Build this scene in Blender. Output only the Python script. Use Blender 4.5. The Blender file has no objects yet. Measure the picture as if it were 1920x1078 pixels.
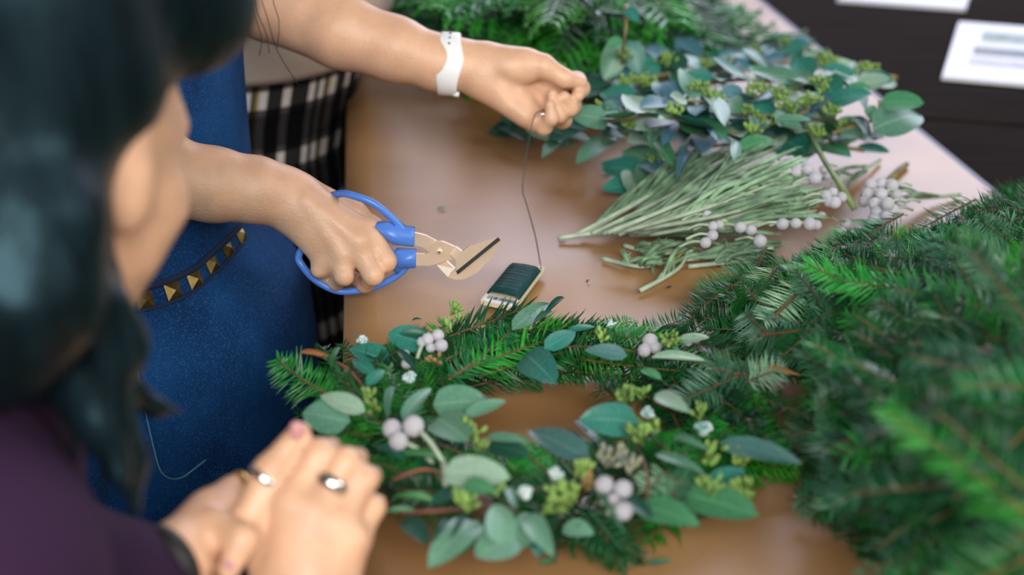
import bpy, math, random
import numpy as np
from mathutils import Vector, Matrix, noise as mnoise
R = random.Random(7)
S = bpy.context.scene
COL = S.collection
PI = math.pi
# ------------------------------------------------------------------ camera, world, lights, exposure
TOP = 0.90                      # height of the work table
CAMZ = TOP + 0.47
PITCH = math.radians(23.8)
FPX = 50.0 / 36.0 * 1920
cam = bpy.data.cameras.new('camera'); cam.lens = 50; cam.sensor_width = 36; cam.clip_start = 0.05
camo = bpy.data.objects.new('camera', cam); COL.objects.link(camo)
camo.location = (0, 0, CAMZ); camo.rotation_euler = (PI / 2 - PITCH, 0, 0)
cam.dof.use_dof = True; cam.dof.focus_distance = 1.07; cam.dof.aperture_fstop = 3.8
S.camera = camo
S.view_settings.view_transform = 'Standard'; S.view_settings.look = 'None'
S.view_settings.exposure = 0.12; S.view_settings.gamma = 1; S.view_settings.use_curve_mapping = False
w = bpy.data.worlds.new('world'); S.world = w; w.use_nodes = True
w.node_tree.nodes['Background'].inputs[0].default_value = (0.80, 0.88, 1.0, 1)
w.node_tree.nodes['Background'].inputs[1].default_value = 0.07
def area(name, loc, target, sx, sy, power, color):
    l = bpy.data.lights.new(name, 'AREA'); l.shape = 'RECTANGLE'; l.size = sx; l.size_y = sy
    l.energy = power; l.color = color
    o = bpy.data.objects.new(name, l); COL.objects.link(o); o.location = loc
    o.rotation_euler = (Vector(target) - Vector(loc)).to_track_quat('-Z', 'Y').to_euler()
    return o
area('window_daylight_far', (1.0, 4.2, 2.35), (0.4, 1.0, 0.9), 3.4, 1.5, 105, (0.78, 0.80, 1.0))
area('window_daylight_side', (2.9, 0.0, 2.7), (0.1, 1.0, 0.9), 1.8, 1.4, 45, (1.0, 0.96, 0.90))
area('window_daylight_near', (0.2, -2.3, 2.7), (-0.1, 1.0, 0.9), 2.2, 1.5, 150, (1.0, 0.97, 0.93))
area('window_daylight_left', (-2.6, -1.0, 2.2), (-0.2, 0.7, 0.9), 1.4, 1.4, 24, (0.50, 0.82, 1.0))

# ------------------------------------------------------------------ geometry helpers
_s, _c = math.sin(PITCH), math.cos(PITCH)
def P(px, py, h=0.0):
    """point of the plane h above the table seen along a ray through (px, py)"""
    t = (py - 539) / FPX
    return D(px, py, (CAMZ - TOP - h) / (_s + t * _c))
def D(px, py, d):
    t = (py - 539) / FPX
    return Vector(((px - 960) / FPX * d, d * (_c - t * _s), CAMZ - d * (_s + t * _c)))
def mesh(name, verts, faces, mat=None, smooth=True, uv=None):
    me = bpy.data.meshes.new(name)
    me.from_pydata([tuple(v) for v in verts], [], faces)
    if uv is not None:
        ul = me.uv_layers.new(name='UVMap')
        li = np.empty(len(me.loops), dtype=np.int32); me.loops.foreach_get('vertex_index', li)
        ul.data.foreach_set('uv', np.asarray(uv, dtype=np.float32)[li].ravel())
    if smooth: me.polygons.foreach_set('use_smooth', [True] * len(me.polygons))
    if mat: me.materials.append(mat)
    me.update()
    return me
def link(name, me, parent=None, mw=None):
    o = bpy.data.objects.new(name, me); COL.objects.link(o)
    if parent is not None:
        o.parent = parent
        par = WM[parent.name]
        m = par.inverted() @ (mw or Matrix())
    else: m = mw or Matrix()
    o.matrix_basis = m
    WM[o.name] = mw or Matrix()
    return o
WM = {}
def part(name, geo, mat, parent, smooth=True, stuff=False):
    """a part whose vertices are given in world space"""
    v, f = geo[0], geo[1]; uv = geo[2] if len(geo) > 2 else None
    o = link(name, mesh(name, v, f, mat, smooth, uv), parent)
    if stuff: o['kind'] = 'stuff'
    return o
def tag(o, label, cat, group=None):
    o['label'] = label; o['category'] = cat
    if group: o['group'] = group
    return o
def thing(name, label, cat, loc, group=None):
    o = bpy.data.objects.new(name, None); COL.objects.link(o); o.empty_display_size = 0.02
    o.matrix_basis = Matrix.Translation(loc); WM[o.name] = Matrix.Translation(loc)
    return tag(o, label, cat, group)
def one(name, geo, mat, label, cat, group=None, smooth=True):
    return tag(part(name, geo, mat, None, smooth), label, cat, group)
def struct(name, geo, mat, smooth=False):
    o = part(name, geo, mat, None, smooth); o['kind'] = 'structure'; return o
def join(*gs):
    V, F, U = [], [], []
    for g in gs:
        n = len(V); V += list(g[0]); F += [tuple(i + n for i in f) for f in g[1]]
        U += list(g[2]) if len(g) > 2 else [(0, 0)] * len(g[0])
    return V, F, U
def box(x0, x1, y0, y1, z0, z1):
    V = [(x, y, z) for x in (x0, x1) for y in (y0, y1) for z in (z0, z1)]
    return V, [(0, 1, 3, 2), (4, 6, 7, 5), (0, 4, 5, 1), (2, 3, 7, 6), (0, 2, 6, 4), (1, 5, 7, 3)]
def prism(pts, z0, z1, bev=0.0):
    n = len(pts)
    if bev:
        c = Vector((sum(p[0] for p in pts) / n, sum(p[1] for p in pts) / n))
        ins = []
        for p in pts:
            v = Vector(p[:2]) - c; ins.append(c + v * (1 - bev / max(v.length, 1e-6)))
        rings = [(pts, z0), (pts, z1 - bev), (ins, z1)]
    else: rings = [(pts, z0), (pts, z1)]
    V = [(p[0], p[1], z) for ps, z in rings for p in ps]; F = []
    for r in range(len(rings) - 1):
        for i in range(n):
            j = (i + 1) % n
            F.append((r * n + i, r * n + j, (r + 1) * n + j, (r + 1) * n + i))
    F.append(tuple(reversed(range(n)))); F.append(tuple(range((len(rings) - 1) * n, len(rings) * n)))
    return V, F
def extrude(pts, off):
    """closed outline of 3-D points thickened by the vector off, with rounded-looking rim"""
    n = len(pts); off = Vector(off); c = sum((Vector(p) for p in pts), Vector()) / n
    V = [Vector(p) for p in pts] + [Vector(p) + off for p in pts]
    F = [tuple(range(n)), tuple(reversed(range(n, 2 * n)))]
    F += [(i, i + n, (i + 1) % n + n, (i + 1) % n) for i in range(n)]
    return V, F
def smoothpath(pts, n):
    P_ = [Vector(p) for p in pts]
    if len(P_) < 3: return [P_[0].lerp(P_[-1], i / n) for i in range(n + 1)]
    out = []
    m = len(P_) - 1
    for i in range(n + 1):
        t = i / n * m; k = min(int(t), m - 1); u = t - k
        p0 = P_[max(k - 1, 0)]; p1 = P_[k]; p2 = P_[k + 1]; p3 = P_[min(k + 2, m)]
        out.append(0.5 * ((2 * p1) + (p2 - p0) * u + (2 * p0 - 5 * p1 + 4 * p2 - p3) * u * u + (3 * p1 - p0 - 3 * p2 + p3) * u ** 3))
    return out
def tube(pts, r, seg=8, closed=False, flat=None, caps=True):
    """r: number, or list of radii; flat=(vector, factor) squeezes the section"""
    pts = [Vector(p) for p in pts]; n = len(pts)
    rr = r if isinstance(r, (list, tuple)) else [r] * n
    V, F, U = [], [], []
    up = None
    for i, p in enumerate(pts):
        if closed: t = pts[(i + 1) % n] - pts[i - 1]
        else: t = pts[min(i + 1, n - 1)] - pts[max(i - 1, 0)]
        if t.length < 1e-9: t = Vector((0, 0, 1))
        t.normalize()
        if flat is not None:
            a = Vector(flat[0]); a = (a - t * a.dot(t)); a.normalize()
        else:
            if up is None: up = Vector((0, 0, 1)) if abs(t.z) < 0.9 else Vector((1, 0, 0))
            a = up - t * up.dot(t)
            a.normalize(); up = a
        b = t.cross(a)
        for k in range(seg):
            an = 2 * PI * k / seg
            V.append(p + a * math.cos(an) * rr[i] * (flat[1] if flat else 1) + b * math.sin(an) * rr[i])
            U.append((i / n, k / seg))
    m = n if closed else n - 1
    for i in range(m):
        for k in range(seg):
            F.append((i * seg + k, i * seg + (k + 1) % seg, ((i + 1) % n) * seg + (k + 1) % seg, ((i + 1) % n) * seg + k))
    if caps and not closed:
        F.append(tuple(reversed(range(seg)))); F.append(tuple(range((n - 1) * seg, n * seg)))
    return V, F, U
def loft(rings, seg=48, caps=True, a0=0, a1=2 * PI):
    """rings: (z, cx, cy, rx, ry[, wob])"""
    V, F, U = [], [], []
    full = abs(a1 - a0 - 2 * PI) < 1e-6
    cols = seg if full else seg + 1
    V, U = [], []
    for z, cx, cy, rx, ry in rings:
        for k in range(cols):
            a = a0 + (a1 - a0) * k / seg
            V.append((cx + rx * math.cos(a), cy + ry * math.sin(a), z)); U.append((a * 0.16, z))
    for i in range(len(rings) - 1):
        for k in range(seg):
            k2 = (k + 1) % cols
            F.append((i * cols + k, i * cols + k2, (i + 1) * cols + k2, (i + 1) * cols + k))
    if caps and full:
        F.append(tuple(reversed(range(cols)))); F.append(tuple(range((len(rings) - 1) * cols, len(rings) * cols)))
    return V, F, U
def ball(c, r, seg=10, rings=7, sq=(1, 1, 1), jit=0, rnd=R):
    c = Vector(c); V = [c + Vector((0, 0, -r * sq[2]))]; F = []
    for i in range(1, rings):
        t = -PI / 2 + PI * i / rings
        for k in range(seg):
            a = 2 * PI * k / seg; q = r * (1 + (rnd.uniform(-jit, jit) if jit else 0))
            V.append(c + Vector((math.cos(a) * math.cos(t) * q * sq[0], math.sin(a) * math.cos(t) * q * sq[1], math.sin(t) * q * sq[2])))
    V.append(c + Vector((0, 0, r * sq[2]))); n = len(V) - 1
    for k in range(seg): F.append((0, 1 + (k + 1) % seg, 1 + k)); F.append((n, n - seg + k, n - seg + (k + 1) % seg))
    for i in range(rings - 2):
        for k in range(seg):
            a = 1 + i * seg; F.append((a + k, a + (k + 1) % seg, a + seg + (k + 1) % seg, a + seg + k))
    return V, F
# ------------------------------------------------------------------ smooth solids (signed distance grids meshed by surface nets)
class Grid:
    def __init__(self, lo, hi, h):
        self.h = h; self.lo = np.array(lo, dtype=np.float32)
        n = np.ceil((np.array(hi) - np.array(lo)) / h).astype(int) + 1
        self.n = n
        self.ax = [self.lo[i] + h * np.arange(n[i], dtype=np.float32) for i in range(3)]
        self.d = np.full(n, 1.0, dtype=np.float32)
    def sl(self, lo, hi, m):
        out = []
        for i in range(3):
            a = int(math.floor((lo[i] - m - self.lo[i]) / self.h)); b = int(math.ceil((hi[i] + m - self.lo[i]) / self.h)) + 1
            a = min(max(a, 0), self.n[i]); b = min(max(b, 0), self.n[i])
            out.append(slice(a, b))
        return tuple(out)
    def pts(self, s):
        X, Y, Z = np.meshgrid(self.ax[0][s[0]], self.ax[1][s[1]], self.ax[2][s[2]], indexing='ij')
        return X, Y, Z
    def prim(self, p):
        """returns slice, distance"""
        if p[0] == 'c':
            _, a, b, ra, rb = p; a = np.array(a, dtype=np.float32); b = np.array(b, dtype=np.float32); r = max(ra, rb)
            s = self.sl(np.minimum(a, b) - r, np.maximum(a, b) + r, 0.012 + 3 * self.h)
            X, Y, Z = self.pts(s); ba = b - a; L = float(ba @ ba) + 1e-12
            t = np.clip(((X - a[0]) * ba[0] + (Y - a[1]) * ba[1] + (Z - a[2]) * ba[2]) / L, 0, 1)
            d = np.sqrt((X - a[0] - t * ba[0]) ** 2 + (Y - a[1] - t * ba[1]) ** 2 + (Z - a[2] - t * ba[2]) ** 2) - (ra + (rb - ra) * t)
            return s, d
        _, c, r, rot = p                                         # ellipsoid
        c = np.array(c, dtype=np.float32); m = max(r)
        s = self.sl(c - m, c + m, 0.012 + 3 * self.h)
        X, Y, Z = self.pts(s); X = X - c[0]; Y = Y - c[1]; Z = Z - c[2]
        if rot is not None:
            M = np.array(rot.to_3x3().transposed(), dtype=np.float32)
            X, Y, Z = (M[0, 0] * X + M[0, 1] * Y + M[0, 2] * Z, M[1, 0] * X + M[1, 1] * Y + M[1, 2] * Z, M[2, 0] * X + M[2, 1] * Y + M[2, 2] * Z)
        k0 = np.sqrt((X / r[0]) ** 2 + (Y / r[1]) ** 2 + (Z / r[2]) ** 2)
        k1 = np.sqrt((X / r[0] ** 2) ** 2 + (Y / r[1] ** 2) ** 2 + (Z / r[2] ** 2) ** 2) + 1e-9
        return s, k0 * (k0 - 1) / k1
    @staticmethod
    def smin(a, b, k):
        h = np.maximum(k - np.abs(a - b), 0) / k
        return np.minimum(a, b) - h * h * k * 0.25
    def add(self, prims, k):
        for p in prims:
            s, d = self.prim(p); self.d[s] = self.smin(self.d[s], d, k)
    def sub(self, prims, k):
        for p in prims:
            s, d = self.prim(p); self.d[s] = -self.smin(-self.d[s], d, k)
    def fingers(self, chains, k):
        base = self.d.copy()
        for ch in chains:
            t = base.copy() if False else None
            g = Grid.__new__(Grid); g.h = self.h; g.lo = self.lo; g.n = self.n; g.ax = self.ax
            pts = [q for p in ch for q in (p[1], p[2])] ; r = max(max(p[3], p[4]) for p in ch)
            lo = np.min([list(q) for q in pts], axis=0) - r; hi = np.max([list(q) for q in pts], axis=0) + r
            s = self.sl(lo, hi, 0.014 + 4 * self.h)
            f = np.full(self.n, 1.0, dtype=np.float32) if False else None
            loc = np.full(base[s].shape, 1.0, dtype=np.float32)
            X, Y, Z = self.pts(s)
            for _, a, b, ra, rb in ch:
                a = np.array(a, dtype=np.float32); b = np.array(b, dtype=np.float32); ba = b - a; L = float(ba @ ba) + 1e-12
                tt = np.clip(((X - a[0]) * ba[0] + (Y - a[1]) * ba[1] + (Z - a[2]) * ba[2]) / L, 0, 1)
                d = np.sqrt((X - a[0] - tt * ba[0]) ** 2 + (Y - a[1] - tt * ba[1]) ** 2 + (Z - a[2] - tt * ba[2]) ** 2) - (ra + (rb - ra) * tt)
                loc = self.smin(loc, d, 0.004)
            self.d[s] = np.minimum(self.d[s], self.smin(base[s], loc, k))
    def mesh(self, relax=1):
        d = self.d; h = self.h
        ins = d < 0
        nx, ny, nz = d.shape
        cs = (nx - 1, ny - 1, nz - 1)
        acc = np.zeros(cs + (3,), dtype=np.float32); cnt = np.zeros(cs, dtype=np.int16)
        def cut(o, i, j, k): return d[i:nx - 1 + i, j:ny - 1 + j, k:nz - 1 + k]
        for ax in range(3):
            for u in (0, 1):
                for v in (0, 1):
                    o0 = [0, 0, 0]; o1 = [0, 0, 0]
                    oth = [a for a in range(3) if a != ax]
                    o0[oth[0]] = u; o0[oth[1]] = v; o1[:] = o0; o1[ax] = 1
                    A = cut(0, *o0); B = cut(0, *o1)
                    m = (A < 0) != (B < 0)
                    t = np.where(m, A / np.where(m, A - B, 1), 0)
                    cnt += m
                    acc[..., ax] += t
                    if u: acc[..., oth[0]] += m
                    if v: acc[..., oth[1]] += m
        has = cnt > 0
        idx = -np.ones(cs, dtype=np.int64); idx[has] = np.arange(int(has.sum()))
        base = np.argwhere(has).astype(np.float32)
        V = (base + acc[has] / cnt[has][:, None]) * h + self.lo
        F = []
        for ax in range(3):
            a = [slice(1, -1)] * 3; a[ax] = slice(0, None)
            sl0 = [slice(1, d.shape[i] - 1) for i in range(3)]; sl1 = list(sl0)
            sl0[ax] = slice(0, d.shape[ax] - 1); sl1[ax] = slice(1, d.shape[ax])
            A = ins[tuple(sl0)]; B = ins[tuple(sl1)]
            e = np.argwhere(A != B)
            if not len(e): continue
            fl = A[tuple(e.T)]
            o1, o2 = [(1, 2), (2, 0), (0, 1)][ax]
            e = e.copy()
            for i in range(3):
                if i != ax: e[:, i] += 1
            def g(q1, q2):
                c = e.copy(); c[:, o1] -= q1; c[:, o2] -= q2
                return idx[tuple(c.T)]
            q = np.stack([g(1, 1), g(0, 1), g(0, 0), g(1, 0)], axis=1)
            q[~fl] = q[~fl][:, ::-1]
            F.append(q)
        F = np.concatenate(F)
        F = F[(F >= 0).all(axis=1)]
        for _ in range(relax):
            s = np.zeros_like(V); c = np.zeros(len(V))
            for i in range(4):
                a = F[:, i]; b = F[:, (i + 1) % 4]
                np.add.at(s, a, V[b]); np.add.at(c, a, 1); np.add.at(s, b, V[a]); np.add.at(c, b, 1)
            V = V * 0.5 + 0.5 * s / np.maximum(c, 1)[:, None]
        return V.tolist(), F.tolist()
def bounds(prims, m):
    lo, hi = [], []
    for p in prims:
        if p[0] == 'c':
            r = max(p[3], p[4]); lo.append([min(p[1][i], p[2][i]) - r for i in range(3)]); hi.append([max(p[1][i], p[2][i]) + r for i in range(3)])
        else:
            r = max(p[2]); lo.append([p[1][i] - r for i in range(3)]); hi.append([p[1][i] + r for i in range(3)])
    return np.min(lo, axis=0) - m, np.max(hi, axis=0) + m
def solid(prims, k, h, fingers=(), fk=0.006, cuts=(), ck=0.006, relax=1):
    allp = list(prims) + [p for c in fingers for p in c]
    g = Grid(*bounds(allp, 4 * h + 0.004), h)
    g.add(prims, k)
    if cuts: g.sub(cuts, ck)
    if fingers: g.fingers(fingers, fk)
    return g.mesh(relax)
def cone(a, b, ra, rb): return ('c', tuple(a), tuple(b), ra, rb)
def ell(c, r, rot=None): return ('e', tuple(c), tuple(r), rot)
def chain(pts, rad): return [cone(pts[i], pts[i + 1], rad[i], rad[i + 1]) for i in range(len(pts) - 1)]

# ------------------------------------------------------------------ materials
def mat(name, col, rough=0.5, metal=0.0, spec=0.5, var=0.0, scale=20, col2=None, bump=0.0, bscale=60, rnd=0.0, sss=0.0, sheen=0.0, trans=0.0, coat=0.0, detail=4, stretch=None):
    m = bpy.data.materials.new(name); m.use_nodes = True
    nt = m.node_tree; N = nt.nodes; L = nt.links; b = N['Principled BSDF']
    b.inputs['Base Color'].default_value = (*col, 1); b.inputs['Roughness'].default_value = rough
    b.inputs['Metallic'].default_value = metal; b.inputs['Specular IOR Level'].default_value = spec
    if sss: b.inputs['Subsurface Weight'].default_value = sss; b.inputs['Subsurface Radius'].default_value = (0.012, 0.005, 0.003); b.inputs['Subsurface Scale'].default_value = 1
    if sheen: b.inputs['Sheen Weight'].default_value = sheen
    if coat: b.inputs['Coat Weight'].default_value = coat
    tc = N.new('ShaderNodeTexCoord'); src = tc.outputs['Object']
    if stretch:
        mp = N.new('ShaderNodeMapping'); mp.inputs['Scale'].default_value = stretch; L.new(src, mp.inputs[0]); src = mp.outputs[0]
    cur = None
    if col2 is not None or var:
        nz = N.new('ShaderNodeTexNoise'); nz.inputs['Scale'].default_value = scale; nz.inputs['Detail'].default_value = detail
        L.new(src, nz.inputs['Vector'])
        rp = N.new('ShaderNodeValToRGB'); rp.color_ramp.elements[0].position = 0.36; rp.color_ramp.elements[1].position = 0.64
        c2 = col2 or tuple(c * (1 + var) for c in col); c1 = col if col2 else tuple(c * (1 - var) for c in col)
        rp.color_ramp.elements[0].color = (*c1, 1); rp.color_ramp.elements[1].color = (*c2, 1)
        L.new(nz.outputs['Fac'], rp.inputs[0]); cur = rp.outputs[0]
    if rnd:
        oi = N.new('ShaderNodeObjectInfo'); hs = N.new('ShaderNodeHueSaturation')
        mr = N.new('ShaderNodeMapRange'); mr.inputs[3].default_value = 1 - rnd; mr.inputs[4].default_value = 1 + rnd
        mh = N.new('ShaderNodeMapRange'); mh.inputs[3].default_value = 0.5 - rnd * 0.05; mh.inputs[4].default_value = 0.5 + rnd * 0.05
        ml = N.new('ShaderNodeMath'); ml.operation = 'MULTIPLY'; ml.inputs[1].default_value = 7.31
        fr = N.new('ShaderNodeMath'); fr.operation = 'FRACT'
        L.new(oi.outputs['Random'], mr.inputs[0]); L.new(oi.outputs['Random'], ml.inputs[0]); L.new(ml.outputs[0], fr.inputs[0]); L.new(fr.outputs[0], mh.inputs[0])
        L.new(mr.outputs[0], hs.inputs['Value']); L.new(mh.outputs[0], hs.inputs['Hue'])
        if cur: L.new(cur, hs.inputs['Color'])
        else: hs.inputs['Color'].default_value = (*col, 1)
        cur = hs.outputs[0]
    if cur: L.new(cur, b.inputs['Base Color'])
    if bump:
        n2 = N.new('ShaderNodeTexNoise'); n2.inputs['Scale'].default_value = bscale; n2.inputs['Detail'].default_value = 5
        L.new(src, n2.inputs['Vector'])
        bp = N.new('ShaderNodeBump'); bp.inputs['Strength'].default_value = bump; bp.inputs['Distance'].default_value = 0.002
        L.new(n2.outputs['Fac'], bp.inputs['Height']); L.new(bp.outputs[0], b.inputs['Normal'])
    return m
SKIN = mat('skin', (0.69, 0.415, 0.265), 0.45, var=0.07, scale=45, bump=0.25, bscale=420, sss=0.10)
SKIN2 = mat('skin_tan', (0.68, 0.405, 0.255), 0.45, var=0.10, scale=50, bump=0.2, bscale=420, sss=0.10)
PAPER = mat('kraft_paper', (0.30, 0.150, 0.055), 0.36, spec=0.37, col2=(0.41, 0.225, 0.092), scale=4.5, bump=0.05, bscale=240)
WOOD = mat('table_wood', (0.02, 0.012, 0.008), 0.5, var=0.3, scale=12, stretch=(1, 12, 1))
DARKWOOD = mat('dark_table_wood', (0.008, 0.004, 0.002), 0.8, spec=0.02, col2=(0.014, 0.008, 0.004), scale=7, stretch=(1, 9, 1))
NAVY = mat('navy_edge', (0.008, 0.012, 0.05), 0.5, var=0.2)
FLOOR = mat('floor_boards', (0.012, 0.008, 0.006), 0.45, col2=(0.022, 0.014, 0.01), scale=5, stretch=(9, 1, 1))
WALL = mat('plaster', (0.55, 0.54, 0.52), 0.8, var=0.04, scale=6, bump=0.1)
FRAMEW = mat('painted_wood', (0.6, 0.6, 0.6), 0.5, var=0.03)
# ------------------------------------------------------------------ the setting
struct('floor', box(-3.5, 4, -2.5, 5, -0.1, 0), FLOOR)
struct('wall_back', join(box(-3.5, -1.4, 4.6, 4.8, 0, 3.6), box(3.3, 4, 4.6, 4.8, 0, 3.6), box(-1.4, 3.3, 4.6, 4.8, 0, 1.2), box(-1.4, 3.3, 4.6, 4.8, 3.3, 3.6)), WALL)
struct('wall_left', box(-3.7, -3.5, -2.5, 4.8, 0, 3.6), WALL)
struct('window_1', join(*[box(-1.4 + i * 1.175 - .03, -1.4 + i * 1.175 + .03, 4.62, 4.7, 1.2, 3.3) for i in range(5)], box(-1.4, 3.3, 4.62, 4.7, 2.2, 2.26)), FRAMEW)
tl0, tl1 = P(645, 660), P(651, 200)                     # left edge of the paper-covered table
dirT = (tl1 - tl0); dirT.z = 0; dirT.normalize()
tr0, tr1 = P(1420, 0), P(1860, 360)
def ext(p, y, d=None):
    d = d or dirT
    q = p + d * ((y - p.y) / d.y); return (q.x, q.y)
dirR = (tr0 - tr1).normalized()
pts = [ext(tl0, 0.25), ext(tr1, 0.25, dirR), ext(tr1, 2.7, dirR), ext(tl0, 2.7)]
tb = thing('work_table', 'long work table under brown kraft paper, navy strip along its right edge', 'table', (0.1, 1.5, 0))
sh = lambda p, dx: (p[0] + dx, p[1])
part('tabletop', prism([sh(pts[0], .004), sh(pts[1], .008), sh(pts[2], .008), sh(pts[3], .004)], TOP - 0.032, TOP - 0.0012), NAVY, tb, False)
part('rail', box(0.0, 0.42, 0.49, 0.51, TOP - 0.11, TOP - 0.033), WOOD, tb, False); part('rail', box(-0.18, 0.26, 2.44, 2.46, TOP - 0.11, TOP - 0.033), WOOD, tb, False)
for x, y in ((-0.02, 0.5), (0.44, 0.5), (-0.2, 2.45), (0.28, 2.45)):
    part('leg', tube([(x, y, 0), (x, y, TOP - 0.033)], [0.022, 0.032], 8), WOOD, tb)
# paper sheet with very slight waviness
nx, ny = 24, 80; V, F = [], []
for j in range(ny + 1):
    y = 0.25 + 2.45 * j / ny
    xl, xr = ext(tl0, y)[0], ext(tr1, y, dirR)[0]
    for i in range(nx + 1):
        x = xl + (xr - xl) * i / nx
        z = TOP + 0.0006 * mnoise.noise(Vector((x * 6, y * 5, 2)))
        V.append((x, y, z))
for j in range(ny):
    for i in range(nx):
        a = j * (nx + 1) + i; F.append((a, a + 1, a + nx + 2, a + nx + 1))
nb = len(V)                                             # overhang of the sheet at the left edge
for j in range(ny + 1):
    v = V[j * (nx + 1)]; V.append((v[0] - 0.002, v[1], TOP - 0.02))
for j in range(ny): F.append((j * (nx + 1), (j + 1) * (nx + 1), nb + j + 1, nb + j))
one('kraft_paper', (V, F), PAPER, 'brown kraft paper sheet covering the long work table under the greenery', 'paper')
# dark tables to the right
def quad(*q): return [(P(*a).x, P(*a).y) for a in q]
zt = TOP - 0.036
e0, e1 = ext(tr1, 0.9, dirR), ext(tr1, 2.9, dirR)
sA, sB = P(1680, 165), P(1920, 180); sd = (sB - sA).normalized()
def seam(u): return (sA + sd * u)
def dark(name, label, pts, legs):
    t = thing(name, label, 'table', (pts[0][0] + .3, pts[0][1], 0), 'dark tables beside the work table')
    part('tabletop', prism(pts, zt - 0.035, zt, 0.003), DARKWOOD, t, False)
    for x, y in legs: part('leg', tube([(x, y, 0), (x, y, zt - 0.036)], 0.028, 8), DARKWOOD, t)
o = Vector((0.02, 0))
s0 = seam(-0.06); s1 = seam(1.1); n = Vector((-sd.y, sd.x, 0)) * 0.0035
dark('dark_table', 'dark brown wooden table nearest on the right, behind the fir heap', [(e0[0] - .05, e0[1]), (1.7, 0.9), (s1.x - n.x, s1.y - n.y), (s0.x - n.x, s0.y - n.y)], ((0.62, 1.0), (1.6, 1.0), (0.56, 1.58), (1.4, 1.5)))
dark('dark_table', 'dark brown wooden table carrying the two printed cards', [(s0.x + n.x, s0.y + n.y), (s1.x + n.x, s1.y + n.y), (1.9, 2.9), (e1[0] - .05, e1[1])], ((0.53, 1.72), (1.4, 1.7), (0.4, 2.8), (1.7, 2.8)))
# printed cards
CARD = mat('white_card', (0.80, 0.82, 0.88), 0.45, var=0.02)
pr = [mat('print_green', (0.05, 0.15, 0.12), 0.5, col2=(0.26, 0.33, 0.27), scale=60), mat('print_teal', (0.01, 0.08, 0.10), 0.5, col2=(0.18, 0.15, 0.17), scale=50), mat('print_grey', (0.34, 0.36, 0.44), 0.5, col2=(0.5, 0.5, 0.56), scale=40)]
hz = -0.036
def card(c0, dx, dy, wd, dp, label):
    t = thing('printed_card', label, 'card', (c0.x, c0.y, zt))
    def q(u, v, z=0.0): p = c0 + dx * u + dy * v; return (p.x, p.y)
    z0 = zt + 0.0004
    part('board', prism([q(0, 0), q(wd, 0), q(wd, dp), q(0, dp)], z0, z0 + 0.006, 0.0012), CARD, t, False)
    for k, (u0, v0, u1, v1) in enumerate(((0.17, .64, .86, .83), (0.14, .39, .94, .54), (0.13, .20, .94, .33))):
        a = [q(wd * u0, dp * v0), q(wd * u1, dp * v0), q(wd * u1, dp * v1), q(wd * u0, dp * v1)]
        part('printed_band', prism(a, z0 + 0.006, z0 + 0.0064), pr[k], t, False)
c0 = P(1765, 150, hz); c1 = P(1797, 48, hz); dy = (c1 - c0); dp = dy.length; dy.normalize(); dx = Vector((dy.y, -dy.x, 0))
card(c0, dx, dy, 0.22, dp, 'white card with blurred printed bands lying on the dark table at right edge')
c2 = P(1810, 22, hz); card(c2 - dx * 0.20, dx, dy, 0.20, 0.26, 'white card farther back on the dark table, cut by the top edge')
# ------------------------------------------------------------------ people
from mathutils.bvhtree import BVHTree
Z = TOP
def denim(name, c1, c2, lift=(0.10, 0.20, 0.42)):
    m = mat(name, c1, 0.85, spec=0.15, col2=c2, scale=14, detail=6)
    nt = m.node_tree; N = nt.nodes; L = nt.links; b = N['Principled BSDF']
    src = b.inputs['Base Color'].links[0].from_socket
    tc = N.new('ShaderNodeTexCoord'); nz = N.new('ShaderNodeTexNoise'); nz.inputs['Scale'].default_value = 850; nz.inputs['Detail'].default_value = 4
    rp = N.new('ShaderNodeValToRGB'); rp.color_ramp.elements[0].position = 0.54; rp.color_ramp.elements[1].position = 0.78
    mx = N.new('ShaderNodeMixRGB'); mx.inputs[2].default_value = (*lift, 1)
    L.new(tc.outputs['Object'], nz.inputs['Vector']); L.new(nz.outputs['Fac'], rp.inputs[0]); L.new(rp.outputs[0], mx.inputs[0]); L.new(src, mx.inputs[1]); L.new(mx.outputs[0], b.inputs['Base Color'])
    bp = N.new('ShaderNodeBump'); bp.inputs['Strength'].default_value = 0.3; bp.inputs['Distance'].default_value = 0.001
    L.new(nz.outputs['Fac'], bp.inputs['Height']); L.new(bp.outputs[0], b.inputs['Normal'])
    return m
DENIM = denim('denim', (0.002, 0.028, 0.105), (0.006, 0.060, 0.20), (0.05, 0.17, 0.38))
DENIM2 = denim('denim_pale', (0.01, 0.06, 0.18), (0.02, 0.11, 0.28))
BEIGE = mat('beige_knit', (0.52, 0.42, 0.35), 0.9, var=0.05, scale=8, bump=0.2, bscale=300)
PURPLE = mat('purple_knit', (0.027, 0.010, 0.034), 0.85, spec=0.2, var=0.15, scale=10, bump=0.3, bscale=400)
HAIR = mat('black_hair', (0.002, 0.004, 0.005), 0.38, spec=0.34, col2=(0.005, 0.012, 0.016), scale=10, stretch=(6, 6, 1), bump=0.5, bscale=20)
HAIR.node_tree.nodes['Principled BSDF'].inputs['Specular Tint'].default_value = (0.40, 0.78, 0.95, 1)  # teal of the bluish light on the hair is put into its specular tint
DARKC = mat('dark_cloth', (0.012, 0.012, 0.014), 0.9, spec=0.1, var=0.2, scale=20)
SHOE = mat('black_leather', (0.01, 0.01, 0.01), 0.4)
BRASS = mat('aged_brass', (0.20, 0.14, 0.05), 0.38, metal=0.9, var=0.2, scale=200)
WHITE = mat('white_silicone', (0.86, 0.88, 0.88), 0.45, var=0.01)
SILVER = mat('silver', (0.75, 0.75, 0.74), 0.22, metal=1.0, var=0.03)
GOLD = mat('gold', (0.75, 0.5, 0.16), 0.25, metal=1.0, var=0.03)
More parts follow.
